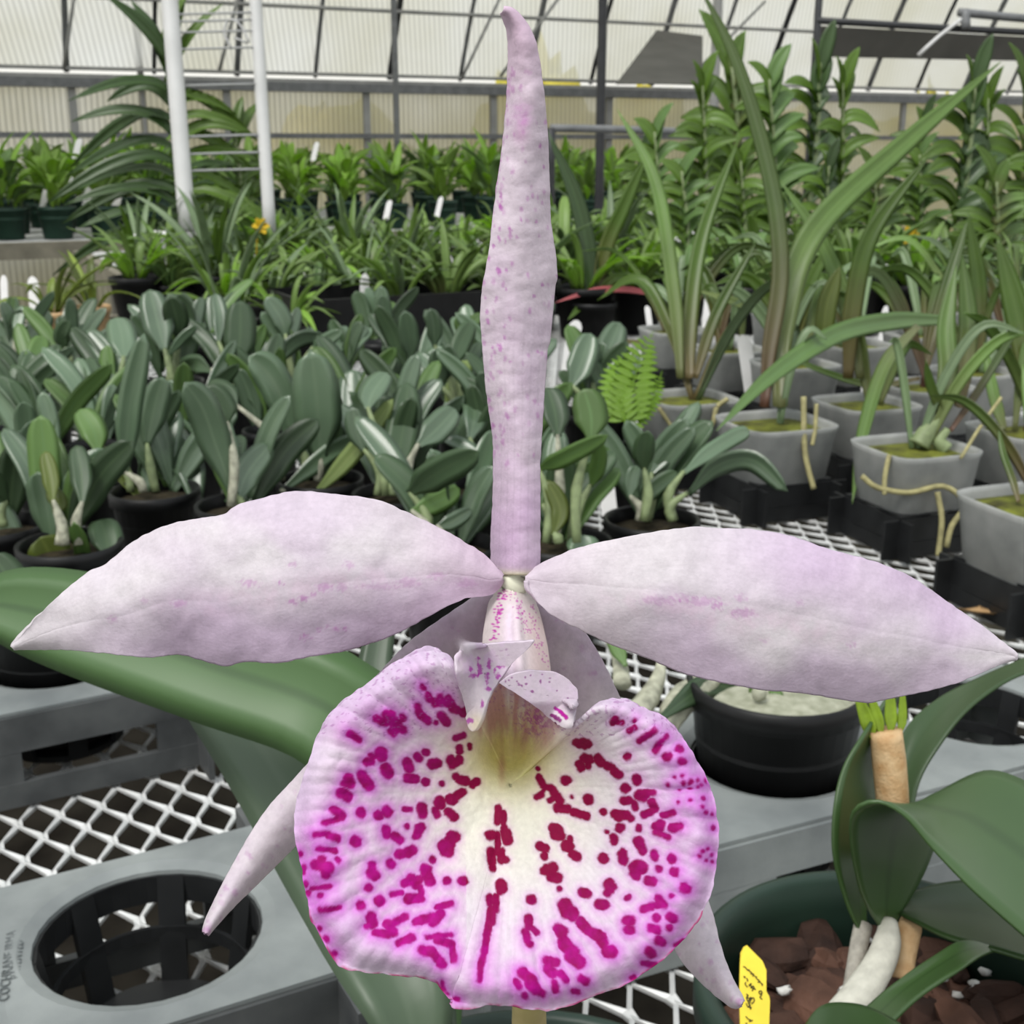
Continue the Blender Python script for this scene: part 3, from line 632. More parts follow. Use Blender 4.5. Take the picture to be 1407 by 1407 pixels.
def cSR(X, Y):
    n2, n3 = fbm(X, Y, .06, 83), fbm(X, Y, .16, 57); c = np.zeros(X.shape + (3,)) + np.array([.64, .545, .63])
    c = mixc(c, [.70, .645, .68], sstep(965, 995, Y)); c = mixc(c, [.68, .52, .70], np.clip(.6 * n2, 0, .6))
    q = [(555,970,6,8),(580,960,6,6),(600,940,8,4),(640,970,7,6),(660,1000,14,6),(680,1005,8,10),(715,990,12,10),(707,937,7,12),(750,920,7,6),(830,975,8,16),(845,913,9,6),(905,945,8,5),(905,975,8,5),(765,1050,15,13),(963,1045,7,7),(1050,1105,5,5),(650,985,8,5)]
    L_ = [(600 + x * .1706, 770 + y * .1706, max(a * .1706, 1.0), max(b * .1706, .9), .8) for (x, y, a, b) in q]
    c = dots(c, X, Y, L_, (.24, .03, .22), .8, .8, 14)
    for (x1, y1, x2, y2, r_, k) in [(950,1175,1010,1230,13,(.42,.02,.32)),(1000,1230,1055,1280,15,(.42,.01,.28)),(930,1235,1010,1290,13,(.24,.02,.18)),(965,1300,975,1320,8,(.15,.02,.10)),(1000,1330,1040,1365,8,(.2,.03,.15))]:
        for t in np.linspace(0, 1, 7): c = dots(c, X, Y, [(600 + (x1 + (x2 - x1) * t) * .1706, 770 + (y1 + (y2 - y1) * t) * .1706, r_ * .1706, r_ * .1706, .9)], k, .9, .8)
    return c * (1 + .05 * n3[..., None])
lobe('side_lobe', SL, (668, 925), dSL, cSL, parent=lip)
lobe('side_lobe', SRt, (752, 955), dSR, cSR, parent=lip)
# --- rolled tube of the lip over the column
TL = [(693,794),(688,806),(680,818),(674,830),(670,850),(667,868),(665,890),(664,915),(664,938)]
TR = [(721,794),(724,806),(730,820),(737,838),(742,855),(746,872),(750,892),(753,915),(755,938)]
def dT(T, Sg, X, Y):
    q = (2 * Sg - 1); rid = np.exp(-((Sg - .56) / .06) ** 2) * .0007 * sstep(.2, .5, T)
    return .1725 - .0115 * T + (.0035 + .0035 * T) * q * q - rid
def cT(T, Sg, X, Y):
    n2 = fbm(X, Y, .08, 91); c = np.zeros(X.shape + (3,)) + np.array([.64, .55, .56])
    c = mixc(c, [.74, .72, .60], 1 - sstep(.02, .26, T)); c = mixc(c, [.70, .52, .50], .6 * sstep(.58, .85, Sg) * sstep(.2, .5, T))
    c = mixc(c, [.74, .60, .74], .7 * np.exp(-((Sg - .45) / .12) ** 2) * sstep(.2, .4, T))
    rr = random.Random(11); L_ = []
    for _ in range(70):
        t = rr.random(); x = 600 + (560 - 90 * t + rr.gauss(0, 18)) * .1706; y = 770 + (245 + 400 * t) * .1706; L_.append((x, y, rr.uniform(1.2, 2.3), rr.uniform(.7, 1.3), .85))
    for _ in range(75):
        t = rr.random(); x = 600 + (620 + 100 * t + rr.gauss(0, 20)) * .1706; y = 770 + (265 + 330 * t) * .1706; L_.append((x, y, rr.uniform(.7, 1.2), rr.uniform(.7, 1.2), .6))
    for _ in range(45):
        t = rr.random(); x = 600 + (740 + 110 * t + rr.gauss(0, 18)) * .1706; y = 770 + (340 + 520 * t) * .1706; L_.append((x, y, rr.uniform(.7, 1.5), rr.uniform(.7, 1.6), .65))
    c = dots(c, X, Y, L_, (.48, .03, .36), .7, .5, 19)
    return c * (1 + .05 * n2[..., None])
o = tepal('lip_tube', TL, TR, 150, 110, dT, cT, None, jag=.2, seed=3); o.parent = lip; o.data.transform(Matrix.Translation(-orchid.location))
# --- column tip, ovary, stem
col_v = MB().tube([P(706, 784, .1765), P(706, 792, .1735), P(708, 803, .1722), P(709, 812, .1735)], [.0012, .0019, .0021, .0012], 16, 10)
col_v.build('column', 'column_white' if 'column_white' in MATS else mat('column_white', (.70, .70, .55), .45, .4, var=.05, vscale=300).name, orchid)
MB().tube([P(707,800,.181),P(712,860,.186),P(716,1000,.197),P(722,1200,.212),P(726,1330,.221),P(727,1420,.228),P(727,1560,.258),P(727,1650,.295),P(726,1720,.335)], [.0016,.0019,.0022,.0024,.0026,.0033,.0036,.0038,.0040], 16, 36).build('flower_stem', 'stem_tan', orchid)
# --- leaves of this plant
def leaf3(pts, wpx, dm, material, fold, twist=0.):
    q = [P(*p) for p in pts]; m = MB(); m.ribbon(q, wpx * dm / FPX, toward(q[len(q) // 2]), 'orchid', fold, .0018, 36, twist); return m.build('leaf', material, orchid)
leaf3([(606,1560,.348),(600,1330,.362),(580,1110,.357),(462,980,.352),(300,918,.360),(150,868,.370),(40,838,.378),(-40,826,.382)], 152, .368, 'big_leaf', .16)
leaf3([(612,1560,.332),(574,1440,.334),(543,1340,.342),(450,1180,.372),(360,1030,.402),(290,935,.425),(255,880,.432)], 142, .37, 'dim_leaf', .26, .15)
leafpx(orchid, [(632,1560),(600,1330),(560,1120),(515,940),(540,800)], .335, .40, 56, 'dim_leaf', 'orchid', .15, n=20)
pm = MB().lathe(orchid.location + Vector((0.006, 0, .12)), pot_profile(.066, .12), 48).build('pot', 'pot_green', orchid)
MB().cap(orchid.location + Vector((0.006, 0, .105)), .062, 0, 32, dome=.004).build('bark', 'bark', orchid)
for xx, yy, a in ((603, 1560, -.010), (640, 1560, .0)):
    tubepx(orchid, [(xx, 1545), (xx + 20, 1640)], .335, .345, [22, 30], 'bulb_green', 'pseudobulb')
# ================================================================ benches, trays, pots close by
def bench_mesh_data(lu, lv, a=.0062, b=.0225, w=.0030, h=.0022):
    """expanded metal: zigzag strands along the bench that touch at their bonds"""
    nk, nj = int(lu / (2 * a)), int(lv / b)
    V, F = [], []
    j = np.arange(nj * 2 + 2); vv = (j // 2) * b + np.where(j % 2 == 0, -.0035, .0035); par = (j // 2) % 2
    base = 0; n = len(j)
    q = np.arange(n - 1)
    for k in range(nk):
        x = 2 * a * k + np.where((par + k) % 2 == 0, 1, -1) * (a - w * .45)
        tilt = np.where((j % 2) == 0, .0007, -.0007)
        ring = np.stack([np.stack([x - w / 2, vv, np.zeros(n) + tilt], 1), np.stack([x + w / 2, vv, np.zeros(n) - tilt], 1),
                         np.stack([x + w / 2, vv, np.zeros(n) - h - tilt], 1), np.stack([x - w / 2, vv, np.zeros(n) - h + tilt], 1)], 1).reshape(-1, 3)
        V.append(ring)
        for e in range(4):
            e2 = (e + 1) % 4; F.append(np.stack([base + q * 4 + e, base + q * 4 + e2, base + (q + 1) * 4 + e2, base + (q + 1) * 4 + e], 1)[:, ::-1])
        base += n * 4
    return np.concatenate(V), np.concatenate(F)
def make_bench(u0, v0, lu, lv, label, z=.80):
    o = empty('wire_mesh_bench', bench(u0, v0, 0), label, 'bench', 'wire mesh plant benches', YAW)
    V, F = bench_mesh_data(lu, lv); V = V + np.array([0, 0, z])
    mk('mesh_top', V, F, 'galvanised', o, False, local=True)
    m = MB()
    for (c, sx, sy) in (((lu / 2, -.02, z - .03), lu, .04), ((lu / 2, lv + .02, z - .03), lu, .04), ((-.02, lv / 2, z - .03), .04, lv + .08), ((lu + .02, lv / 2, z - .03), .04, lv + .08)):
        m.box(c, sx, sy, .07)
    for i in range(1, int(lu / 1.0) + 1): m.box((i * 1.0, lv / 2, z - .045), .035, lv, .05)
    m.build('edge_rail', 'wood_edge', o, False, True)
    for i in range(3):
        for yy in (.08, lv - .08):
            MB().box((.1 + i * (lu - .2) / 2, yy, (z - .06) / 2), .05, .05, z - .06).build('leg', 'bench_frame', o, False, True)
    return o
make_bench(-1.05, -.25, 3.4, 3.36, 'near wire mesh bench carrying the trays, black pots and clear square pots')
make_bench(.66, 3.27, 3.5, 1.9, 'second wire mesh bench, covered with strap-leaved plants behind the grey-green seedlings')
make_bench(-.8, 5.75, 5.4, 2.3, 'far wire mesh bench with green pots by the translucent wall')

def tray(label, hole0, z, yaw, nu, nv, pitch, r, height, side, deck_mat='tray_grey', iu=0, iv=0, name='nursery_tray', depth_=None, ribs=7, margin=None, cat='tray', group=None):
    """plastic carry tray: pierced deck, skirt with windows, a lattice basket under every hole"""
    o = empty(name, Vector((hole0.x, hole0.y, 0)), label, cat, group, yaw)
    X = lambda u, v, zz: Vector((u, v, zz))
    dp = depth_ or height
    m = MB(); n = 32; mg = margin or pitch / 2; th_ = .0022
    u0, u1 = iu * pitch - mg, (iu + nu - 1) * pitch + mg; v0, v1 = iv * pitch - mg, (iv + nv - 1) * pitch + mg
    for a in range(nu):
        for b in range(nv):
            cu, cv = (iu + a) * pitch, (iv + b) * pitch
            lu0 = -mg if a == 0 else -pitch / 2; lu1 = mg if a == nu - 1 else pitch / 2
            lv0 = -mg if b == 0 else -pitch / 2; lv1 = mg if b == nv - 1 else pitch / 2
            b0 = len(m.v)
            for zz, rr in ((z, None), (z + .0012, r + .006), (z - .001, r), (z - .006, r - .0008)):
                for i in range(n):
                    th = 2 * math.pi * (i + .5) / n; c, s = math.cos(th), math.sin(th)
                    if rr is None:
                        k = min((lu1 if c > 0 else -lu0) / max(abs(c), 1e-6), (lv1 if s > 0 else -lv0) / max(abs(s), 1e-6)); pu, pv = c * k, s * k
                    else: pu, pv = c * rr, s * rr
                    m.v.append(X(cu + pu, cv + pv, zz)); m.a.append(1); m.t.append(0)
            for q in range(3):
                for i in range(n):
                    k = (i + 1) % n; m.f.append((b0 + q * n + i, b0 + q * n + k, b0 + (q + 1) * n + k, b0 + (q + 1) * n + i))
            # square corners of the cell
            b1 = len(m.v)
            for (cu_, cv_) in ((lu1, lv1), (lu0, lv1), (lu0, lv0), (lu1, lv0)): m.v.append(X(cu + cu_, cv + cv_, z)); m.a.append(1); m.t.append(0)
            for q, (lx, ly) in enumerate(((lu1, lv1), (lu0, lv1), (lu0, lv0), (lu1, lv0))):
                ang = math.atan2(ly, lx) % (2 * math.pi); i = int((ang / (2 * math.pi) * n) - .5) % n; m.f.append((b0 + i, b1 + q, b0 + (i + 1) % n))
    solid(m.build('deck', deck_mat, o, False, True), th_, -1)
    # skirt
    m = MB(); hb = height
    def wall(p, q, n_):
        d = (q - p); L_ = d.length; d.normalize(); up = Vector((0, 0, 1)); nn = d.cross(up)
        m.bar(p + up * (z - .0145), q + up * (z - .0145), .004, .024); m.bar(p + up * (z - hb + .008), q + up * (z - hb + .008), .005, .016)
        for i in range(n_ + 1):
            c = p + d * (L_ * i / n_); m.box(c + up * (z - hb / 2 - .0015), min(.055, L_ * .40), .0036, hb - .003, d, nn, up)
    Z0 = Vector
    wall(Z0((u0, v0, 0)), Z0((u1, v0, 0)), nu); wall(Z0((u1, v0, 0)), Z0((u1, v1, 0)), nv); wall(Z0((u1, v1, 0)), Z0((u0, v1, 0)), nu); wall(Z0((u0, v1, 0)), Z0((u0, v0, 0)), nv)
    m.build('side_wall', side, o, False, True)
    for a in range(nu):
        for b in range(nv):
            c = Vector(((iu + a) * pitch, (iv + b) * pitch, 0)); m = MB(); rb = r * .80
            for i in range(ribs):
                th = 2 * math.pi * (i + .3) / ribs; e = Vector((math.cos(th), math.sin(th), 0)); t_ = Vector((-e.y, e.x, 0)); up = Vector((0, 0, 1))
                p, q = c + e * (r * .99) + up * (z - .003), c + e * rb + up * (z - dp + .003)
                dd = (q - p).normalized(); m.box((p + q) / 2, .0125, .0035, (q - p).length, t_, dd.cross(t_), dd)
            for (ra, rb_, zz, hh) in ((r * .90, r * .86, z - dp * .52, .007), (rb, rb - .016, z - dp + .003, .004), (r * 1.0, r * .965, z - .010, .014)):
                b0 = len(m.v); nn = 36
                for i in range(nn):
                    th = 2 * math.pi * i / nn; e = Vector((math.cos(th), math.sin(th), 0))
                    for (rr, dz) in ((ra, hh / 2), (rb_, hh / 2), (rb_, -hh / 2), (ra, -hh / 2)): m.v.append(c + e * rr + Vector((0, 0, zz + dz))); m.a.append(1); m.t.append(0)
                for i in range(nn):
                    k = (i + 1) % nn
                    for e_ in range(4): m.f.append((b0 + i * 4 + e_, b0 + i * 4 + (e_ + 1) % 4, b0 + k * 4 + (e_ + 1) % 4, b0 + k * 4 + e_))
            m.build('basket_lattice', 'tray_black', o, False, True)
    return o
def flatdir(yaw): return Vector((math.cos(yaw), math.sin(yaw), 0)), Vector((-math.sin(yaw), math.cos(yaw), 0))
R = math.radians
ZD = .866
H1 = G(205, 1278, ZD); T1 = tray('grey weathered plastic tray with one empty open basket hole, nearest the camera', H1, ZD, R(27.5), 2, 1, .125, .0495, ZD - .803, 'tray_side', iu=-1, margin=.0655, depth_=.060)
# raised lettering on the deck beside the hole
def text_obj(body, size, M, material, parent, name):
    cu = bpy.data.curves.new(name, 'FONT'); cu.body = body; cu.size = size; cu.align_x = 'CENTER'; cu.align_y = 'CENTER'; cu.extrude = .0002; cu.space_character = 1.05
    tmp = bpy.data.objects.new('tmp_text', cu); C.objects.link(tmp); dg = bpy.context.evaluated_depsgraph_get(); dg.update()
    me = bpy.data.meshes.new_from_object(tmp.evaluated_get(dg)); bpy.data.objects.remove(tmp); bpy.data.curves.remove(cu)
    me.transform(M); me.materials.clear(); me.materials.append(MATS[material]); me.name = name
    o = bpy.data.objects.new(name, me); C.objects.link(o); o.parent = parent; return o
def deck_text(root, body, size, px, py, z, ang):
    w_ = G(px, py, z) - root.location; w_.z = z; l = Matrix.Rotation(-root.rotation_euler.z, 4, 'Z') @ w_
    text_obj(body, size, Matrix.Translation(l) @ Matrix.Rotation(ang, 4, 'Z'), 'tray_text', [c_ for c_ in root.children if c_.name.startswith('deck')][0], 'raised_lettering')
deck_text(T1, 'COCHRANE IRMA', .0058, 11, 1325, ZD + .0008, R(80)); deck_text(T1, 'PATENTED', .0054, 24, 1318, ZD + .0008, R(80))
H2 = G(78, 905, ZD); T2 = tray('dark plastic tray under the left petal with a black pot sunk in its corner', G(78, 905, ZD), ZD, R(29), 2, 2, .128, .047, ZD - .803, 'tray_side', iu=-1, margin=.074, depth_=.06)
H3 = G(1062, 1038, ZD); T3 = tray('grey plastic tray holding the round black pot behind the spotted flower', H3, ZD, R(24), 3, 1, .150, .0470, ZD - .803, 'tray_grey', iu=-1, margin=.067, depth_=.06)

# ---------------------------------------------------------------- round black pot in the grey tray, with its plant
def round_pot(root, c, r, h, material='pot_black', fill='soil', drop=.012, n=36, rb=.76):
    MB().lathe(c, pot_profile(r, h, rb), n).build('pot', material, root)
    MB().cap(c, r * .96, -drop, 24, dome=.005).build('potting_mix', fill, root)
c3 = Vector((H3.x, H3.y, .914))
bp = empty('potted_orchid', (H3.x, H3.y, .83), 'orchid with fat striped bulbs in the round black pot sunk in grey tray', 'orchid')
round_pot(bp, c3, .0485, .099, fill='moss_pale', drop=.012)
d3 = depth(c3)
for pts, w_, nm in (([(915,1015),(925,980),(945,955),(985,925),(1000,905)], [16,40,46,30,12], 'bulb'), ([(870,985),(890,960),(905,930),(910,900)], [34,32,20,10], 'bulb'), ([(855,940),(850,905),(835,875)], [26,20,14], 'bulb')):
    tubepx(bp, pts, d3 - .02, d3 + .02, w_, nm, 'pseudobulb', 12, .8)
leafpx(bp, [(905,990),(940,962),(975,942),(1030,948),(1060,930)], d3 - .03, d3 + .03, 34, 'grey_green_dark', 'orchid', .1)
leafpx(bp, [(1062,1000),(1068,970),(1060,930)], d3 - .01, d3, 30, 'mid_green', 'lance', .1); leafpx(bp, [(1045,990),(1040,960),(1030,930)], d3, d3, 24, 'mid_green', 'lance', .1)
leafpx(bp, [(860,915),(845,885),(830,860)], d3 - .02, d3, 22, 'mid_green', 'lance', .1)
for i in range(16):
    th, rr = random.random() * 6.3, random.random() ** .5 * .036
    p = c3 + Vector((math.cos(th) * rr, math.sin(th) * rr + .004, -.004)); b_ = MB(); b_.tube([p, p + Vector((random.uniform(-.012, .012), random.uniform(-.006, .006), random.uniform(.003, .010)))], [.003, .005, .002], 7, 5)
    if i < 7: b_.build('moss_clump', 'moss_pale', bp)
# black pot in the corner of the dark tray
c2 = Vector((H2.x, H2.y, .905)); pp = empty('potted_orchid', (H2.x, H2.y, .83), 'black pot sunk in the dark tray, mostly hidden under the left petal', 'orchid')
round_pot(pp, c2, .0475, .09); d2 = depth(c2)
leafpx(pp, [(40,860),(20,810),(-10,760)], d2, d2, 50, 'grey_green_dark'); leafpx(pp, [(95,860),(120,820),(150,800)], d2, d2, 40, 'grey_green')
tubepx(pp, [(70,885),(60,860),(45,840)], d2, d2, [24,26,14], 'bulb', 'pseudobulb')

# ---------------------------------------------------------------- orchid in the dark green pot at the lower right, with yellow tag
GP = Vector((.1185, .3275, .951)); RP = .058
g = empty('potted_orchid', (GP.x, GP.y, .80), 'broad-leaved orchid with pale canes in a dark green pot of brown bark', 'orchid')
MB().lathe(GP, pot_profile(RP, .148, .74, .0032, .014, .0024), 72).build('pot', 'pot_green', g)
rr = random.Random(4); m = MB(); md = MB(); mp = MB()
def chip(m, p, l, w_, h_, rot):
    b0 = len(m.v); n = 8
    M = Matrix.Rotation(rot, 3, 'Z') @ Matrix.Rotation(rr.uniform(-.5, .5), 3, 'X') @ Matrix.Rotation(rr.uniform(-.35, .35), 3, 'Y')
    for (x, k) in ((-.5, .45), (-.32, .95), (.1, 1.0), (.38, .85), (.5, .4)):
        for i in range(n):
            th = 2 * math.pi * i / n; q = rr.uniform(.78, 1.12) * k
            m.v.append(p + M @ Vector((x * l + rr.uniform(-.001, .001), math.cos(th) * w_ * .5 * q, math.sin(th) * h_ * .5 * q))); m.a.append(1); m.t.append(0)
    for i in range(4):
        for j in range(n): k = (j + 1) % n; m.f.append((b0 + i * n + j, b0 + i * n + k, b0 + (i + 1) * n + k, b0 + (i + 1) * n + j))
    m.f.append(tuple(b0 + j for j in range(n - 1, -1, -1))); m.f.append(tuple(b0 + 4 * n + j for j in range(n)))
for i in range(150):
    th, q = rr.random() * 6.283, rr.random() ** .5 * (RP - .010); l = rr.uniform(.012, .030)
    p = GP + Vector((math.cos(th) * q, math.sin(th) * q, -.024 + rr.uniform(-.004, .007)))
    chip(m if rr.random() < .62 else md, p, l, l * rr.uniform(.45, .7), l * rr.uniform(.28, .5), rr.random() * 6.3)
for i in range(38):
    th, q = rr.random() * 6.283, rr.random() ** .5 * (RP - .010); p = GP + Vector((math.cos(th) * q, math.sin(th) * q, -.017 + rr.uniform(-.004, .004))); chip(mp, p, .0034, .003, .0028, 0)
bk = m.build('bark_chips', 'bark', g, False); bk['kind'] = 'stuff'
x_ = md.build('bark_chips', 'bark_dark', g, False); x_['kind'] = 'stuff'; x_ = mp.build('perlite', 'perlite', g); x_['kind'] = 'stuff'
MB().cap(GP, RP * .95, -.034, 32).build('potting_mix', 'bark_dark', g)
def edgeleaf(root, E1, E2, material, thick=.0011, n=40, m_=13, sag=.004):
    a, b = resample(E1, n), resample(E2, n); T, Sg = np.meshgrid(np.linspace(0, 1, n), np.linspace(0, 1, m_), indexing='ij')
    q = lambda k: a[:, None, k] * (1 - Sg) + b[:, None, k] * Sg
    V = _r(q(0), q(1), q(2) + sag * np.sin(np.pi * Sg) * np.sin(np.pi * np.clip(T * 1.1, 0, 1))).reshape(-1, 3)
    o = mk('leaf', V, grid_faces(n, m_), material, root, True, {'s': (2 * Sg - 1).ravel(), 't': T.ravel()}); return solid(o, thick, 0)
edgeleaf(g, [(1183,1285,.395),(1163,1240,.39),(1146,1175,.385),(1147,1110,.385),(1160,1055,.39),(1186,1010,.395),(1215,965,.41),(1240,930,.43)], [(1190,1285,.395),(1192,1240,.40),(1215,1190,.41),(1232,1130,.415),(1225,1070,.42),(1222,1020,.42),(1226,975,.425),(1245,935,.435)], 'pot_leaf')
edgeleaf(g, [(1215,1200,.43),(1215,1130,.44),(1225,1060,.45),(1245,1000,.46),(1290,960,.47),(1350,930,.48),(1420,900,.49)], [(1225,1200,.43),(1248,1140,.43),(1262,1075,.44),(1290,1025,.445),(1330,975,.45),(1385,935,.455),(1440,915,.46)], 'pot_leaf')
edgeleaf(g, [(1213,1280,.392),(1184,1228,.378),(1169,1150,.362),(1175,1112,.352),(1206,1101,.348),(1243,1120,.346),(1282,1165,.345),(1340,1225,.34),(1430,1305,.335)], [(1221,1280,.395),(1261,1215,.40),(1282,1165,.405),(1286,1130,.41),(1272,1102,.41),(1292,1088,.405),(1355,1060,.40),(1412,1076,.39),(1480,1120,.38)], 'pot_leaf', sag=.010)
edgeleaf(g, [(1236,1252,.40),(1258,1224,.405),(1335,1211,.41),(1400,1238,.405),(1450,1262,.40)], [(1237,1256,.395),(1300,1288,.375),(1370,1307,.365),(1425,1320,.36),(1452,1300,.37)], 'pot_leaf', sag=.006)
edgeleaf(g, [(1188,1388,.352),(1230,1350,.355),(1288,1310,.36),(1325,1293,.365),(1368,1303,.37)], [(1220,1410,.34),(1262,1370,.345),(1320,1331,.35),(1350,1313,.36),(1371,1306,.37)], 'pot_leaf', sag=.003)
edgeleaf(g, [(1098,1425,.33),(1126,1384,.335),(1165,1379,.34),(1205,1390,.34),(1255,1420,.335)], [(1110,1440,.32),(1140,1445,.32),(1170,1450,.32),(1205,1450,.32),(1250,1440,.32)], 'pot_leaf', sag=.002)
tubepx(g, [(1152,1400),(1185,1362),(1208,1325),(1219,1295),(1221,1268)], .368, .392, [44,46,42,38,26], 'bulb_white', 'pseudobulb', 16, 1, 20)
tubepx(g, [(1166,1375),(1174,1335),(1180,1300),(1186,1272)], .382, .397, [22,24,25,26], 'bulb_grey', 'pseudobulb', 14)
tubepx(g, [(1238,1345),(1243,1310),(1250,1275),(1253,1258)], .392, .40, [32,32,34,22], 'dry_sheath', 'dry_sheath', 10)
tubepx(g, [(1230,1180),(1227,1110),(1222,1050),(1217,1004)], .405, .40, [42,44,46,44], 'dry_sheath', 'dry_sheath', 14)
for pts, w_ in (([(1200,1016),(1190,985),(1170,935)], 21), ([(1212,1012),(1204,980),(1186,930)], 15), ([(1224,1010),(1224,975),(1222,925)], 17), ([(1237,1010),(1240,980),(1240,930)], 13)):
    leafpx(g, pts, .40, .402, w_, 'bud_green', 'lance', .3)
# yellow plant tag
tg = empty('plant_tag', P(1036, 1395, .345), 'yellow plastic plant tag with handwriting stuck in the bark of the dark green pot', 'tag')
TGO = [(1018,1430),(1016,1372),(1017,1330),(1018,1311),(1022,1303),(1027,1300),(1038,1311),(1048,1321),(1053,1333),(1053,1362),(1057,1369),(1058,1375),(1056,1430)]
tagd = lambda x, y: .345 + (1400 - y) * .00005
va = [P(x, y, tagd(x, y)) for x, y in TGO]; vb = [p + FV * .0009 for p in va]; n = len(va)
o = mk('blade', va + vb, [list(range(n)), list(range(2 * n - 1, n - 1, -1))] + [[i, n + i, n + (i + 1) % n, (i + 1) % n] for i in range(n)], 'tag_yellow', tg, False)
def strokes(root, L_, w_, name='handwriting'):
    m = MB()
    for pts in L_:
        m.tube([P(x, y, tagd(x, y) - .0002) for x, y in pts], w_, 5, max(6, 3 * len(pts)))
    return m.build(name, 'ink', o)
cv = lambda q: [(1000 + x * .0903, 1280 + y * .0903) for x, y in q]
strokes(tg, [cv(q) for q in (
 [(235,530),(270,545),(300,590)], [(300,590),(325,580),(330,610)], [(335,605),(360,620),(350,650)], [(365,650),(385,640),(400,665),(375,675)], [(410,680),(440,690),(430,715)], [(440,725),(470,735),(480,765),(455,770)], [(490,755),(510,790),(530,800),(520,825)],
 [(240,680),(265,690),(250,705)], [(285,710),(300,725),(300,760)], [(275,770),(265,800),(300,845)], [(320,830),(345,795),(365,800)], [(335,800),(380,865)], [(345,860),(385,830),(405,860)], [(370,905),(390,870),(425,880)], [(470,920),(500,900),(525,930),(495,950),(470,930)], [(520,960),(490,1000),(525,1030)],
 [(280,950),(310,970),(285,1000),(320,1010)], [(285,1010),(310,1060),(345,1000),(365,1030)], [(330,1090),(360,1020),(395,1010),(400,1060),(360,1100)], [(280,1090),(310,1150),(345,1110)], [(310,1070),(340,1140)], [(330,1160),(355,1150),(345,1185)],
 [(275,1290),(310,1330),(350,1345)], [(320,1370),(380,1350)], [(270,1395),(300,1400)])], .00016)
# ================================================================ grey-green orchid seedlings on the near bench
RIM = .888
used = []
def seedling(px, py, label, leaves, r=.040, fill='soil', bulb='bulb', extra=8, rim=RIM, dark='grey_green_dark'):
    c = G(px, py, rim); d = depth(c); sc = 1.15 / d
    o = empty('potted_orchid', (c.x, c.y, .80), label, 'orchid', 'grey-green orchid seedlings on the near bench')
    round_pot(o, c, r, rim - .803, fill=fill, n=28)
    rnd = random.Random(int(px * 7 + py))
    for spec in leaves:
        pts, w_ = spec[0], spec[1]; mt = spec[2] if len(spec) > 2 else 'grey_green'; tw = spec[3] if len(spec) > 3 else rnd.uniform(-.35, .35)
        da = rnd.uniform(-.03, .02)
        leafpx(o, pts, d + da, d + da + rnd.uniform(-.05, .05), w_, mt, 'orchid', rnd.uniform(.12, .3), tw, thick=.0011, curl=.1)
        bx, by = pts[0]
        tubepx(o, [(px + (bx - px) * .5 + rnd.uniform(-8, 8), max(py, by + 8) + 4), ((px + bx) / 2, (max(py, by) + by) / 2), (bx, by - 3)], d + da, d + da, [9 * sc + 3, 12 * sc + 2, 5], rnd.choice(['bulb', 'bulb_green', 'bulb_green']), 'pseudobulb', 8, 1, 6)
    for i in range(extra):
        bx, by = px + rnd.uniform(-26, 26) * sc, py + rnd.uniform(-14, 8); a = rnd.uniform(-.8, .8); l = rnd.uniform(80, 150) * sc
        pts = [(bx, by), (bx + math.sin(a) * l * .5, by - l * .6), (bx + math.sin(a) * l * 1.1, by - l)]
        leafpx(o, pts, d + .03, d + rnd.uniform(.0, .08), rnd.uniform(28, 42) * sc, rnd.choice([dark, 'grey_green', dark, 'grey_green', 'mid_green']), 'orchid', .2, rnd.uniform(-.6, .6), thick=.0011)
    return o
GG, GD, OL, MG, YG = 'grey_green', 'grey_green_dark', 'olive', 'mid_green', 'lime_pale'
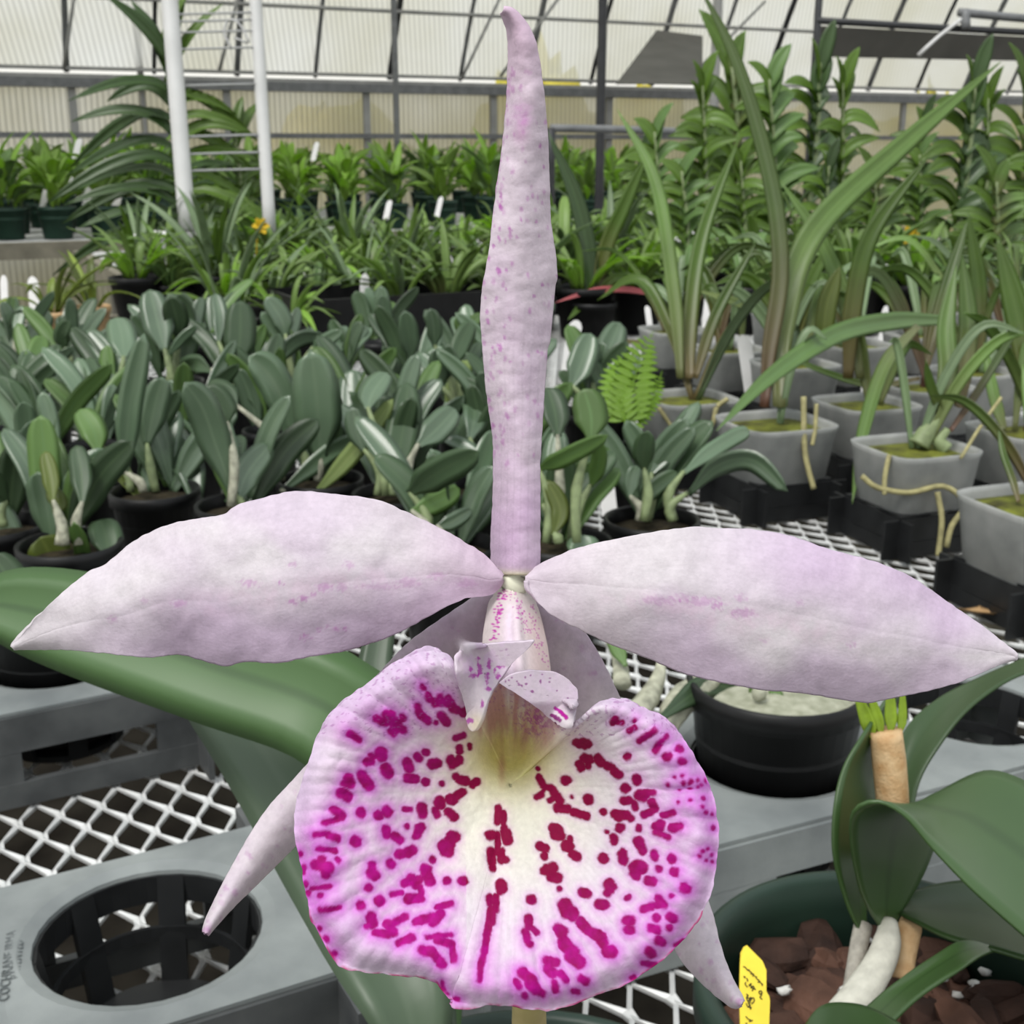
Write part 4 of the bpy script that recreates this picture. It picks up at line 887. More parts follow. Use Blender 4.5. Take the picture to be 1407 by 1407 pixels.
DATA = [
 (95, 745, 'low seedling with olive round leaves over pale bulbs, above left petal', [([(113,692),(112,650),(105,612)],30,GD),([(73,690),(70,655),(62,620)],23,OL),([(76,792),(68,762),(56,738)],58,OL,.1),([(116,780),(112,750),(101,718)],22,MG),([(150,766),(146,740),(138,714)],44,GD,.1),([(75,706),(80,690),(68,672)],24,OL)]),
 (-8, 720, 'seedling cut by the frame beside the low olive-leaved seedling, one dark strap drooping', [([(30,782),(16,735),(-2,690)],32,GG),([(10,690),(-10,660),(-30,640)],30,GD)]),
 (212, 672, 'seedling with a tall pleated leaf and one long yellowish keeled leaf arching forward', [([(172,652),(178,560),(198,458)],34,GG),([(202,612),(212,560),(224,518)],38,GG),([(236,720),(172,665),(138,620),(113,592)],23,OL,.9),([(135,622),(128,590),(110,562)],38,MG),([(272,708),(262,650),(240,610),(233,585)],44,GG,.1)]),
 (332, 692, 'seedling with a broad leaf bent forward and a narrower upright leaf beside it', [([(322,682),(296,610),(278,560),(254,526)],48,GG),([(324,692),(340,650),(372,610)],40,GG),([(312,582),(304,560),(285,530)],42,GD)]),
 (440, 657, 'seedling with the broadest upright paddle leaf of the group, black pot below', [([(440,628),(436,560),(428,483)],66,GG,.05),([(400,604),(388,550),(366,510),(342,490)],48,GG),([(385,677),(430,640),(470,612),(532,598)],28,GG),([(430,682),(470,640),(510,592),(540,548)],26,YG),([(325,560),(310,540),(285,530)],30,GD)]),
 (545, 677, 'seedling with one dark lance leaf standing straight up near the tall sepal', [([(535,664),(552,600),(561,525)],50,GD,.1),([(575,612),(600,590),(626,562)],40,GG),([(505,562),(512,540),(532,512)],36,GG),([(500,620),(490,590),(485,560)],30,GG)]),
 (612, 747, 'seedling whose broad dark leaves lie low just above the left petal', [([(562,678),(600,650),(658,620)],46,GD,.3),([(565,704),(600,690),(632,672)],34,MG),([(600,724),(622,716),(648,700)],24,GG)]),
 (665, 667, 'seedling half hidden by the tall sepal, a narrow leaf bowing left from it', [([(668,648),(645,618),(606,600)],22,GG,.5),([(640,690),(660,675),(685,655)],32,GG),([(645,604),(652,570),(648,540)],38,GG)]),
 (772, 742, 'seedling just beside the sepal base with pale bulb and drooping olive leaves', [([(740,645),(775,628),(835,598)],28,MG,.4),([(812,668),(822,640),(826,606)],24,MG),([(745,695),(765,655),(818,640)],28,MG,.5),([(812,604),(812,570),(802,534)],48,MG,.05),([(766,600),(762,565),(752,532)],40,GD),([(790,775),(800,755),(800,735)],46,GG,.1),([(760,735),(770,700),(752,660)],26,OL)]),
 (896, 712, 'seedling with striped silvery bulbs in a black pot left of the bare mesh', [([(895,652),(915,625),(948,586)],24,GG),([(885,645),(884,620),(890,592)],30,GD),([(875,692),(900,670),(930,648)],26,GD),([(945,680),(985,640),(1035,632),(1082,675)],34,GG,.5),([(940,650),(970,625),(1010,600),(1030,592)],24,GG),([(865,684),(868,660),(874,640)],24,GG)]),
 (818, 566, 'pair-leaved seedling standing between the tall sepal and the bright fern', [([(785,532),(798,500),(812,458)],40,GG,.1),([(815,528),(832,490),(852,443)],40,GG,.1)]),
 (52, 562, 'seedling with a yellow-green leaf near the frame edge, behind the low olive one', [([(45,518),(50,490),(60,462)],32,MG),([(42,612),(42,590),(45,566)],30,OL),([(82,592),(88,555),(90,516)],38,GG),([(8,608),(12,570),(24,530)],36,GG)]),
 (160, 562, 'seedling with a blunt paddle leaf, between the yellow-green and the pale-ribbed seedlings', [([(170,492),(168,465),(161,436)],40,GG,.1),([(150,532),(146,515),(135,496)],30,GG)]),
 (238, 523, 'seedling with a pale glossy rib on its upright leaf beside the white foam block', [([(226,482),(216,440),(206,398)],42,GG,.1),([(246,464),(242,435),(234,408)],34,GD),([(230,490),(250,465),(270,448)],14,GG)]),
 (326, 532, 'seedling with two leaves pressed together, right of the pale-ribbed seedling', [([(325,502),(330,460),(330,413)],44,GD,.05),([(300,472),(302,435),(296,403)],22,GG),([(290,510),(270,500),(250,505)],28,GD)]),
 (402, 523, 'seedling with one leaf arched over like a hook, by the white label', [([(375,512),(392,480),(418,463),(448,464)],26,GG,.5),([(392,462),(386,438),(366,408)],30,GG),([(450,502),(462,478),(476,448)],26,GG),([(430,480),(445,470),(470,455)],20,GG)]),
 (492, 592, 'seedling with a straight dull leaf, between the paddle leaf and the dark lance leaf', [([(482,592),(484,550),(484,508)],42,GG),([(505,600),(515,570),(530,545)],30,GG),([(450,590),(455,560),(462,540)],28,GD)]),
 (572, 537, 'seedling with two finger-like leaves against the black crate behind', [([(565,494),(562,462),(556,427)],28,GG,.1),([(560,540),(545,515),(538,490)],32,GG)]),
 (645, 573, 'seedling with a pale yellowish blade leaning against the tall sepal', [([(613,562),(628,530),(642,495)],30,YG,.2),([(622,502),(634,470),(648,443)],30,GD),([(605,532),(604,505),(601,478)],32,GG),([(597,477),(596,450),(591,424)],23,GG)]),
 (22, 497, 'small seedling under the yellow-green spiky plant', [([(22,462),(26,440),(31,420)],17,GG),([(40,466),(52,448),(68,428)],32,GG),([(20,490),(10,470),(0,450)],24,GD)]),
 (102, 507, 'thin-leaved seedling with grey arching leaf behind the yellow-green seedling', [([(65,532),(74,500),(100,477)],20,GG,.5),([(100,500),(110,470),(118,445)],26,GD),([(90,480),(85,460),(95,440)],22,GD)]),
]
for q in DATA: seedling(*q)
for i, (x, y) in enumerate(sorted(((128, 612), (268, 604), (372, 590), (560, 606), (470, 520), (58, 632), (20, 590), (690, 590), (740, 640), (700, 520), (280, 470), (520, 470), (640, 500)))):
    seedling(x, y, f'small grey-green seedling wedged between larger ones, {ORD[i]} of these from left', [], r=.030, extra=9)

# white and other plant labels stuck in the pots
def label_tag(x, y0, y1, w_, txt, zb=.86, lean=0, material='tag_white', d=None, name='plant_label', cat='label', round_=False):
    b = G(x, y1, zb) if d is None else P(x, y1, d); d = depth(b)
    o = empty(name, tuple(b), txt, cat, 'white plant labels')
    s = d / FPX; X = RV; Z = (UV * 1.0 + FV * .0).normalized(); Y = -FV
    h = (y1 - y0) * s; ww = w_ * s; k = lean * h
    prof_ = [(-.5, 0), (-.5, .82), (-.38, .93), (-.15, 1), (.15, 1), (.38, .93), (.5, .82), (.5, 0)]
    va = [b + X * (x_ * ww + k * z_) + Z * (z_ * h - (.02 if z_ == 0 else 0)) for x_, z_ in prof_]; vb = [p + FV * .001 for p in va]; n = len(va)
    mk('blade', va + vb, [list(range(n)), list(range(2 * n - 1, n - 1, -1))] + [[i, n + i, n + (i + 1) % n, (i + 1) % n] for i in range(n)][::1], material, o, False)
    return o
for q in [
 (838,618,682,22,'white label standing in the pot between sepal base and striped bulbs'),(1035,460,534,20,'wide white label in the long clear pot behind the drooping strap leaf'),(960,455,512,11,'narrow white label in the clear pot right of the fern'),
 (972,404,444,17,'round-topped white label far behind the fern'),(1116,490,534,20,'white label leaning in the clear pot next to the wide label'),(1314,532,572,11,'thin white label in the mossy clear pot'),(1226,372,408,16,'grey white label among strap leaves by a yellow bloom'),
 (1210,420,462,9,'slim white label far back between strap leaves'),(80,648,706,15,'white label in the low olive-leaved pot'),(10,622,676,22,'printed white label at the edge of the photograph'),(500,376,432,13,'white label in the dark crate behind the seedlings'),
 (412,375,416,15,'tilted white label above the hook-leaved seedling'),(564,363,404,12,'bright white label left of the tall sepal in the black crate'),(288,462,492,16,'small white label behind the finger leaves'),(50,380,432,15,'white label among the yellow-green spiky leaves'),
 (7,378,430,10,'cream label by the frame edge next to the yellow-green leaves'),(620,350,392,9,'dull label near the tall sepal in the strap-leaved rows'),(780,440,500,20,'white label right beside the tall sepal'),(1245,440,490,20,'short white label deep among the clear pots')]:
    label_tag(*q, lean=random.uniform(-.25, .25))
for i, (x, y0, y1, w_) in enumerate(sorted([(1000, 440, 478, 10), (1062, 452, 492, 9), (1150, 440, 474, 10), (1188, 500, 530, 9), (1100, 412, 446, 9), (1302, 452, 488, 10), (1050, 405, 436, 9), (1362, 470, 508, 10), (925, 430, 462, 9), (895, 420, 450, 8), (1010, 400, 430, 8), (1290, 395, 424, 8)])):
    label_tag(x, y0, y1, w_, f'small white label among the rear clear pots, {ORD[i]} of these from left', lean=random.uniform(-.3, .3))

# bright fern beside the clear pots
fr = G(866, 640, .86); fern = empty('fern', (fr.x, fr.y, .80), 'bright yellow-green fern between the seedlings and the clear pots', 'fern')
df = depth(fr)
for pts, w_ in (([(862,585),(868,540),(880,490),(898,455)], 62), ([(860,585),(848,545),(850,510),(868,480)], 50), ([(866,588),(885,560),(900,535),(910,510)], 34), ([(760,600),(752,580),(742,560)], 30)):
    m = MB(); q = [P(x, y, df + .01 * i) for i, (x, y) in enumerate(pts)]; cc = catmull(q, 15); s = df / FPX
    m.tube(q, [.0012, .0008, .0004], 5, 14)
    for i in range(1, 15):
        t = i / 15; l = w_ * s * (math.sin(math.pi * min(1, t * .75 + .28)) ** .8); tn = (cc[i + 1] - cc[i - 1]).normalized(); sd = tn.cross(toward(cc[i])).normalized()
        for sg in (-1, 1):
            tip = cc[i] + sd * (sg * l * .55) + tn * (l * .16); m.ribbon([cc[i], (cc[i] + tip) / 2 + tn * (l * .02), tip], l * .22, toward(cc[i]) + UV * .3, 'lance', .1, .0004, 5)
    m.build('frond', 'fern_green', fern)
MB().lathe(Vector((fr.x, fr.y, .86)), pot_profile(.03, .058), 24).build('pot', 'pot_black', fern)

# ================================================================ clear square pots with strap-leaved orchids, right side
YW = R(20)
def clear_pot(px, py, label, straps, roots=(), side=.052, rim=.905, fill='moss', extra=3, bulbs=(), yaw=YW, carrier=True):
    c = G(px, py, rim); d = depth(c)
    o = empty('potted_orchid', (c.x, c.y, .80), label, 'orchid', 'strap-leaved orchids in clear square pots', 0)
    pr = [(side * .02, -.088), (side * .76, -.088), (side * .80, -.086), (side * .985, -.006), (side * 1.02, 0), (side * .99, .0008), (side * .95, -.004), (side * .80, -.05)]
    MB().lathe(c, pr, 48, .55, yaw + R(0)).build('pot', 'pot_clear', o)
    m = MB(); m.cap(c, side * .94, -.010, 32, .55, yaw, .006); m.build('potting_mix', fill, o)
    rnd = random.Random(int(px * 3 + py))
    for spec in straps:
        pts, w_, mt = spec[:3]; tw = spec[3] if len(spec) > 3 else rnd.uniform(-.3, .3); dt = spec[4] if len(spec) > 4 else rnd.uniform(-.05, .12)
        leafpx(o, pts, d, d + dt, w_, mt, 'strap', .25, tw, n=24)
    for i in range(extra):
        a = rnd.uniform(-.9, .9); l = rnd.uniform(110, 230) * 1.3 / d; bx, by = px + rnd.uniform(-18, 18), py + 4; bend = rnd.uniform(.2, .9)
        pts = [(bx, by), (bx + math.sin(a) * l * .35, by - l * .5), (bx + math.sin(a) * l * .8, by - l * .85), (bx + math.sin(a) * l * (1.1 + bend * .4), by - l * (1 - bend * .35))]
        leafpx(o, pts, d, d + rnd.uniform(-.05, .12), rnd.uniform(12, 22) * 1.4 / d, rnd.choice(['strap_dark', 'strap_pale', 'seedling_grey', 'strap_brown']), 'strap', .3, rnd.uniform(-.8, .8), n=16)
    for pts, w_ in bulbs: tubepx(o, pts, d, d, w_, 'bulb_green', 'pseudobulb', 12)
    for pts, w_ in roots: tubepx(o, pts, d - .045, d - .045, w_, 'root', 'root', 7, 1, 24)
    if carrier:
        tray('black plastic carrier cell under the ' + CARR[len(used)], Vector((c.x, c.y, 0)), .846, yaw, 1, 1, .094, .041, .043, 'tray_black', 'tray_black', name='carrier_cell', ribs=6, cat='tray', group='black carrier cells under the clear pots')
        used.append(1)
    return o
CARR = ['mossy clear pot with dangling roots', 'clear pot cut by the right frame edge', 'long clear pot behind the drooping strap leaf', 'clear pot next to the fern', 'clear pot behind the wide white label', 'clear pot just behind the mossy one', 'clear pot at the back of the mesh', 'narrow clear pot behind the tall brown-based leaf', 'clear pot with the round-topped label', 'clear pot under the tall olive blade', 'clear pot among crossing strap leaves', 'farthest clear pot in the middle', 'clear pot nearest the pink leaf', 'rearmost clear pot by the frame edge', 'clear pot below the yellow bloom', 'small clear pot at the back']
SD, SP, SB = 'strap_dark', 'strap_pale', 'strap_brown'
clear_pot(1258, 612, 'strap-leaved orchid in the mossy clear pot with roots hanging over the mesh', [([(1290,575),(1302,510),(1300,445),(1314,365)],27,SP,.1),([(1306,592),(1342,540),(1378,482),(1402,446)],11,SB),([(1295,570),(1280,530),(1272,495)],14,SP),([(1318,560),(1330,450),(1322,350)],26,SD,.1)],
  [([(1184,654),(1206,670),(1250,677),(1296,668),(1326,692),(1308,722),(1300,752)],8),([(1288,676),(1294,715),(1289,764)],8),([(1222,625),(1216,655),(1215,680)],7),([(1376,546),(1346,588),(1320,630)],5)], bulbs=(([(1262,612),(1272,596),(1290,572)],[30,26,12]),([(1300,618),(1290,606),(1302,590)],[22,18,10])), fill='moss')
clear_pot(1432, 688, 'strap-leaved orchid in the clear pot cut by the frame edge', [([(1400,690),(1392,660),(1378,620),(1372,585)],10,SD),([(1430,670),(1420,580),(1405,500)],22,SP)], side=.056, extra=1)
clear_pot(1066, 578, 'orchid in the long clear pot with one very tall dark leaf', [([(1050,560),(1057,480),(1072,370),(1058,245),(1012,85),(955,-30)],24,SB,.1,.05),([(1072,560),(1076,440),(1120,315),(1245,195),(1375,85)],36,SP,.1,.15)], [([(1104,545),(1106,620),(1118,672)],8),([(1122,555),(1120,590),(1116,612)],6)], side=.055, extra=2)
clear_pot(946, 545, 'strap-leaved orchid in the clear pot next to the fern', [([(948,520),(948,440),(966,320),(1016,188)],22,SD,.1),([(935,520),(925,400),(900,250),(848,150)],20,SP),([(955,520),(985,430),(1040,330)],16,SD)], [([(1000,548),(985,560),(978,585),(960,600)],7),([(905,560),(925,590),(935,610)],6)])
clear_pot(1190, 552, 'strap-leaved orchid in the clear pot behind the wide white label', [([(1165,520),(1172,420),(1198,320),(1278,212)],26,SD,.1),([(1182,520),(1162,420),(1130,335),(1072,248)],22,SP),([(1262,448),(1218,500),(1188,590),(1171,692)],20,SP,.3,-.2),([(1130,480),(1136,420),(1154,366)],28,'olive',.1)], extra=2)
clear_pot(1412, 588, 'strap-leaved orchid in the clear pot behind the mossy one, upright olive blade', [([(1425,560),(1402,450),(1370,325)],36,SD,.1),([(1380,590),(1365,540),(1352,470)],16,SP)], extra=3)
clear_pot(1272, 528, 'strap-leaved orchid in the clear pot at the back with the long drooping leaf', [([(1300,440),(1230,442),(1150,460),(1062,516),(984,592)],28,'mid_green',.2,-.35),([(1264,520),(1200,530),(1130,510),(1060,480)],10,SD,.3),([(1270,510),(1300,400),(1330,300)],20,SD)], extra=2)
clear_pot(1092, 498, 'strap-leaved orchid with a leaning yellowish leaf, in the narrow clear pot', [([(1116,474),(1054,432),(956,398)],16,'lime_pale',.3),([(1090,490),(1110,400),(1150,320)],18,SD)], extra=7)
clear_pot(1003, 478, 'orchid in the clear pot with the round-topped label', [], extra=8)
clear_pot(1340, 508, 'orchid in the clear pot under the tall olive blade', [([(1340,500),(1345,400),(1330,290)],22,SD)], extra=7)
clear_pot(1176, 472, 'orchid in the clear pot among crossing strap leaves', [], extra=8)
clear_pot(1268, 458, 'orchid in the farthest middle clear pot', [], extra=8)
clear_pot(928, 452, 'orchid in the clear pot nearest the pink leaf', [([(880,470),(815,470),(790,480)],10,SD)], extra=7)
clear_pot(1392, 462, 'orchid in the rearmost clear pot by the frame edge', [], extra=8)
clear_pot(1330, 425, 'orchid in the clear pot below the yellow bloom', [], extra=8)
clear_pot(1080, 432, 'orchid in the small clear pot at the back', [], extra=8)
# forked plant beside the tall sepal
fk = G(815, 415, .88); fo = empty('potted_orchid', (fk.x, fk.y, .80), 'two-forked dark strap orchid just right of the tall sepal, with a pink leaf', 'orchid')
dk = depth(fk); round_pot(fo, fk, .05, .078, n=24)
for pts, w_, mt in (([(812,412),(808,350),(790,270),(752,180)], 24, 'vanda_dark'), ([(818,412),(832,340),(858,280),(892,205)], 22, SD), ([(900,405),(860,398),(815,400),(762,416)], 9, 'red_leaf'), ([(815,410),(800,420),(780,440)], 10, SD), ([(818,405),(850,380),(900,390)], 14, SP)):
    leafpx(fo, pts, dk, dk - .05, w_, mt, 'strap', .3, .2)
# dry leaf on the mesh
dl = G(1345, 842, .803); q = empty('dry_leaf', tuple(dl), 'dry tan leaf lying on the mesh beyond the right petal', 'leaf')
MB().ribbon([G(1318, 838, .806), G(1345, 842, .812), G(1392, 846, .806)], .018, (0, 0, 1), 'lance', .3, .0006, 12).build('blade', 'dry_leaf', q)
q = G(233, 402, .80); fo_ = empty('foam_block', tuple(q), 'white foam packing block on the bench behind the seedlings', 'foam block'); dd = depth(q)
bevel(MB().box(q + Vector((0, 0, .085)), 96 * dd / FPX, .10, .17, BU, BV).build('block', 'foam', fo_, False), .012, 3)
# ================================================================ plants further back
def arch(base, az, length, rise, droop, n=4):
    h = Vector((math.cos(az), math.sin(az), 0)); pts = []
    for i in range(n + 1):
        t = i / n; pts.append(base + h * (length * t * (.55 + .45 * t) * math.cos(rise)) + Vector((0, 0, length * (math.sin(rise) * t - droop * t * t))))
    return pts
def make_strap_plant(seed, material, potmat='pot_black', n=22, lmin=.11, lmax=.23, w_=.014, r=.045, ph=.078, kind='strap', rise=(.7, 1.35), droop=(.15, .75), bloom=None, smin=0.):
    rnd = random.Random(seed); o = empty('potted_orchid', (0, 0, 0)); o.location = (0, 0, 0)
    c = Vector((0, 0, ph)); MB().lathe(c, pot_profile(r, ph, .78), 24).build('pot', potmat, o); MB().cap(c, r * .95, -.008, 16, dome=.004).build('potting_mix', 'soil', o)
    for mi, mt in enumerate(material):
        m = MB()
        for i in range(n // len(material)):
            az = rnd.random() * 6.283; l = rnd.uniform(lmin, lmax); b = c + Vector((math.cos(az) * r * .4, math.sin(az) * r * .4, -.004 + rnd.uniform(0, smin)))
            p = arch(b, az + rnd.uniform(-.4, .4), l, rnd.uniform(*rise), rnd.uniform(*droop))
            m.ribbon(p, w_ * rnd.uniform(.75, 1.25), Vector((-math.cos(az) * .6, -math.sin(az) * .6, 1)), kind, .25, .0007, 9, rnd.uniform(-.4, .4))
        m.build('foliage', mt, o)
    if bloom:
        m = MB(); bc = c + Vector((.02, -.02, lmax * .45))
        for i in range(6):
            a = i * 1.047; e = Vector((math.cos(a), -.3, math.sin(a))); m.ribbon([bc, bc + e * .009, bc + e * .018], .011, (0, -1, .3), 'oval', .2, .0005, 5)
        m.tube([c, c + Vector((.01, -.01, lmax * .4)), bc], [.0015, .0012, .001], 5, 8); m.build('bloom', 'yellow_bloom', o)
    return o
def place(protos, used_, k, loc, label, group, rz=None, scale=1.0, cat='orchid'):
    o = protos[k] if k not in used_ else copy_tree(protos[k]); used_.add(k)
    o.location = loc; o.rotation_euler = (0, 0, random.random() * 6.28 if rz is None else rz); o.scale = (scale,) * 3
    return tag(o, label, cat, group)
random.seed(21)
sp = [make_strap_plant(1, ['seedling', 'seedling_grey']), make_strap_plant(2, ['seedling', 'strap_pale'], n=24, lmax=.21), make_strap_plant(3, ['seedling_grey', 'vanda'], n=22, lmax=.26),
      make_strap_plant(4, ['mid_green', 'seedling'], n=22, lmax=.20, w_=.016), make_strap_plant(5, ['bright', 'seedling'], n=22, lmax=.18)]
us = set()
ROWS = [(440, 322, 420, 70, 'front', .80), (412, 306, 690, 62, 'second', .80), (388, 180, 690, 54, 'third', .80), (366, 185, 690, 48, 'fourth', .80), (346, 195, 690, 44, 'rearmost', .80)]
for (py, x0, x1, st, nm, zb) in ROWS:
    x = x0; i = 0
    while x < x1:
        p = G(x + random.uniform(-8, 8), py + random.uniform(-5, 5), zb + .085); p.z = zb + .002
        place(sp, us, random.randrange(5), p, f'strap-leaved seedling, {ORD[i]} from left in the {nm} row behind grey-green ones', 'strap-leaved seedlings behind the grey-green ones', scale=random.uniform(.95, 1.3)); x += st; i += 1
for (py, x0, x1, st, nm) in [(405, 720, 1420, 76, 'nearer'), (378, 712, 1420, 66, 'middle'), (352, 705, 1420, 60, 'farther')]:
    x = x0; i = 0
    while x < x1:
        p = G(x + random.uniform(-10, 10), py + random.uniform(-5, 5), .885); p.z = .802
        place(sp, us, random.randrange(5), p, f'strap-leaved seedling, {ORD[i]} from tall sepal in the {nm} row behind clear pots', 'strap-leaved seedlings behind the clear pots', scale=random.uniform(1.1, 1.55)); x += st; i += 1
# black crate behind the seedlings
q = G(556, 476, .80); cr = empty('plant_crate', tuple(q), 'black plastic crate behind the grey-green seedlings, white labels standing in it', 'crate', None, YAW)
for i, (v, a) in enumerate((((0, -.12, .06), (.50, .006, .12)), ((0, .12, .06), (.50, .006, .12)), ((-.25, 0, .06), (.006, .24, .12)), ((.25, 0, .06), (.006, .24, .12)), ((0, 0, .004), (.50, .24, .006)))):
    MB().box(v, *a).build('side_wall' if i < 4 else 'bottom', 'pot_black', cr, False, True)
# yellow-green spiky plants at the far left
yg = make_strap_plant(11, ['yellow_green', 'olive'], potmat='dry_sheath', n=12, lmin=.10, lmax=.20, w_=.014, r=.035); p = G(72, 440, .86); yg.location = (p.x, p.y, .80)
tag(yg, 'spiky yellow-green plant in an orange-brown pot beside the cream label', 'plant', 'yellow-green spiky plants')
o = copy_tree(yg); p = G(128, 432, .86); o.location = (p.x, p.y, .80); o.rotation_euler.z = 2.2; tag(o, 'second spiky yellow-green plant, nearer the white foam block', 'plant', 'yellow-green spiky plants')
bl = make_strap_plant(12, ['seedling', 'mid_green'], n=12, bloom=True, lmax=.2); p = G(352, 380, .885); bl.location = (p.x, p.y, .80); bl.scale = (1.25,) * 3; tag(bl, 'strap-leaved orchid with one yellow bloom in the rows left of the tall sepal', 'orchid', 'yellow-blooming orchids')
o = copy_tree(bl); p = G(1222, 402, .885); o.location = (p.x, p.y, .802); tag(o, 'strap-leaved orchid with a yellow bloom behind the clear pots', 'orchid', 'yellow-blooming orchids')
# far bench: green pots
fb = [make_strap_plant(30 + i, mt, potmat='pot_green_far', n=22, lmin=.12, lmax=.26, w_=.060, r=.078, ph=.135, kind='lance', rise=(.6, 1.45), droop=(.1, .6), smin=.16) for i, mt in enumerate((['bright', 'mid_green'], ['bright', 'seedling'], ['seedling', 'bright'], ['bright', 'bright']))]
uf = set()
def plane_v(px, v, z):
    r = ray(px, 703.5); a = (r - Vector((0, 0, r.z))); t = v / a.dot(BV); p = a * t; return Vector((p.x, p.y, z))
for j, (v, x0, nm) in enumerate(((5.98, -5, 'front'), (6.38, 8, 'second'), (6.80, -12, 'third'), (7.25, 6, 'fourth'), (7.7, -8, 'wall-side'))):
    x = x0; i = 0
    while x < 860:
        p = plane_v(x, v + random.uniform(-.04, .04), .802)
        place(fb, uf, random.randrange(4), p, f'green-potted leafy plant, {ORD[i]} from left in {nm} row of far bench', 'green pots on the far bench', scale=random.uniform(.85, 1.05)); x += (62 - j * 3); i += 1
for i, (x, y0, y1, w_, d) in enumerate(sorted(((62, 215, 236, 7, 5.9), (103, 190, 212, 9, 6.1), (92, 243, 262, 8, 5.7), (118, 256, 278, 12, 5.6), (58, 256, 280, 9, 5.6), (158, 262, 280, 12, 5.8), (430, 195, 215, 7, 6), (530, 275, 295, 8, 5.4), (600, 270, 292, 7, 5.4)))):
    label_tag(x, y0, y1, w_, f'tiny white label on the far bench, {ORD[i]} of these from left', d=d, lean=.3)

# vandas: two-ranked arching leaves up a stem
def make_vanda(seed, h=.7, n=16, l=.26, w_=.032, mats=('vanda', 'vanda_dark'), updroop=(.25, .75), pot=True):
    rnd = random.Random(seed); o = empty('vanda_orchid', (0, 0, 0)); z0 = .10 if pot else 0
    if pot: MB().lathe(Vector((0, 0, .1)), pot_profile(.06, .1, .78), 24).build('pot', 'pot_black', o)
    top = Vector((rnd.uniform(-.06, .06), rnd.uniform(-.04, .04), h))
    MB().tube([(0, 0, z0 - .04), top * .5 + Vector((.02, 0, z0 * .4)), top], [.010, .009, .006], 8, 10).build('stem', 'bulb_green', o)
    ms = [MB() for _ in mats]
    for i in range(n):
        t = .12 + .88 * i / n; b = Vector((top.x * t, top.y * t, z0 + (h - z0) * t)); az = (0 if i % 2 else math.pi) + rnd.uniform(-.45, .45)
        up = t > .82; ll = l * (1.05 - .35 * t) * rnd.uniform(.8, 1.15); p = arch(b, az, ll, rnd.uniform(.95, 1.4) if up else rnd.uniform(.5, 1.05), rnd.uniform(.05, .25) if up else rnd.uniform(*updroop))
        ms[i % len(mats)].ribbon(p, w_ * rnd.uniform(.85, 1.15), Vector((-math.cos(az) * .5, -1.0, .75)), 'strap', .35, .0012, 10, rnd.uniform(-.2, .2))
    for m, mt in zip(ms, mats): m.build('foliage', mt, o)
    m = MB()
    for i in range(5): a = rnd.random() * 6.28; m.tube([(0, 0, z0 + .12), (math.cos(a) * .04, math.sin(a) * .04, z0 + .02), (math.cos(a) * .06, math.sin(a) * .06, z0 - .06)], .003, 5, 6)
    m.build('root', 'root', o); return o
vp = [make_vanda(1, .7, 18, .27, .060, ('vanda', 'mid_green')), make_vanda(2, .62, 16, .25, .056, ('vanda', 'vanda_dark')), make_vanda(3, .8, 20, .25, .056, ('vanda', 'vanda')), make_vanda(4, .6, 15, .30, .060, ('vanda', 'strap_pale'))]
uv = set()
VL = [(905, 140, 372, 3.3, 'beside the dark steel post'), (868, 175, 360, 3.6, 'shortest, close to the dark steel post'), (965, 75, 352, 3.5, 'left of the tall brown-based leaf'), (1010, 35, 350, 3.9, 'behind the tall brown-based leaf'), (1062, 60, 345, 3.7, 'right behind the tall brown-based leaf'),
      (1102, 30, 340, 4.1, 'tall, under the roof frame post'), (1150, 70, 350, 3.4, 'in front of the grey shade cloth'), (1200, 210, 356, 3.3, 'low, under the yellow gap of the wall'), (1262, 180, 352, 3.6, 'low, between the two tall clumps'), (1305, 50, 345, 3.2, 'tallest bright tip, near the roof beam'),
      (1345, 95, 350, 3.6, 'behind the broad pale leaf tip'), (1392, 80, 350, 3.3, 'at the frame edge above the olive blade'), (1425, 150, 360, 3.0, 'cut by the frame edge'), (1120, 190, 362, 3.2, 'low, among the crossing straps'), (1020, 190, 362, 3.2, 'low, right of the fork plant'), (1365, 210, 366, 2.9, 'low, just above the mossy pot'),
      (945, 200, 366, 3.0, 'low, above the pink leaf'), (1240, 130, 340, 4.6, 'far back against the pale wall')]
for i, (x, y0, y1, d, txt) in enumerate(VL):
    b = P(x, y1, d); t_ = P(x, y0, d * .97); zb = min(b.z, 1.0); zb = b.z
    k = i % 4; h = [.7, .62, .8, .6][k] + .12; s = (t_.z - b.z) / h
    o = place(vp, uv, k, (b.x, b.y, .802), 'ladder-leaved vanda orchid ' + txt, 'ladder-leaved vanda orchids at the right', scale=1); sc = (t_.z - .802) / h; o.scale = (max(s * 1.05, .55), max(s * 1.05, .55), sc)
    o.rotation_euler.z = random.uniform(-.5, .5)
# hanging-leaved vanda by the white rack
hv = make_vanda(9, 1.0, 26, .46, .052, ('vanda_dark', 'vanda'), (.6, 1.1)); b = P(250, 330, 3.75); hv.location = (b.x, b.y, .802); hv.rotation_euler.z = .2
tag(hv, 'tall dark vanda with drooping leaves standing behind the white rack post', 'orchid', 'ladder-leaved vanda orchids at the rack'); s = (P(255, 30, 3.75).z - .802) / 1.12; hv.scale = (.95, .95, s)
o = copy_tree(hv); b = P(330, 330, 4.4); o.location = (b.x, b.y, .802); o.rotation_euler.z = 1.0; o.scale = (.8, .8, (P(330, 150, 4.4).z - .802) / 1.12); tag(o, 'shorter dark vanda with drooping leaves inside the white wire rack', 'orchid', 'ladder-leaved vanda orchids at the rack')
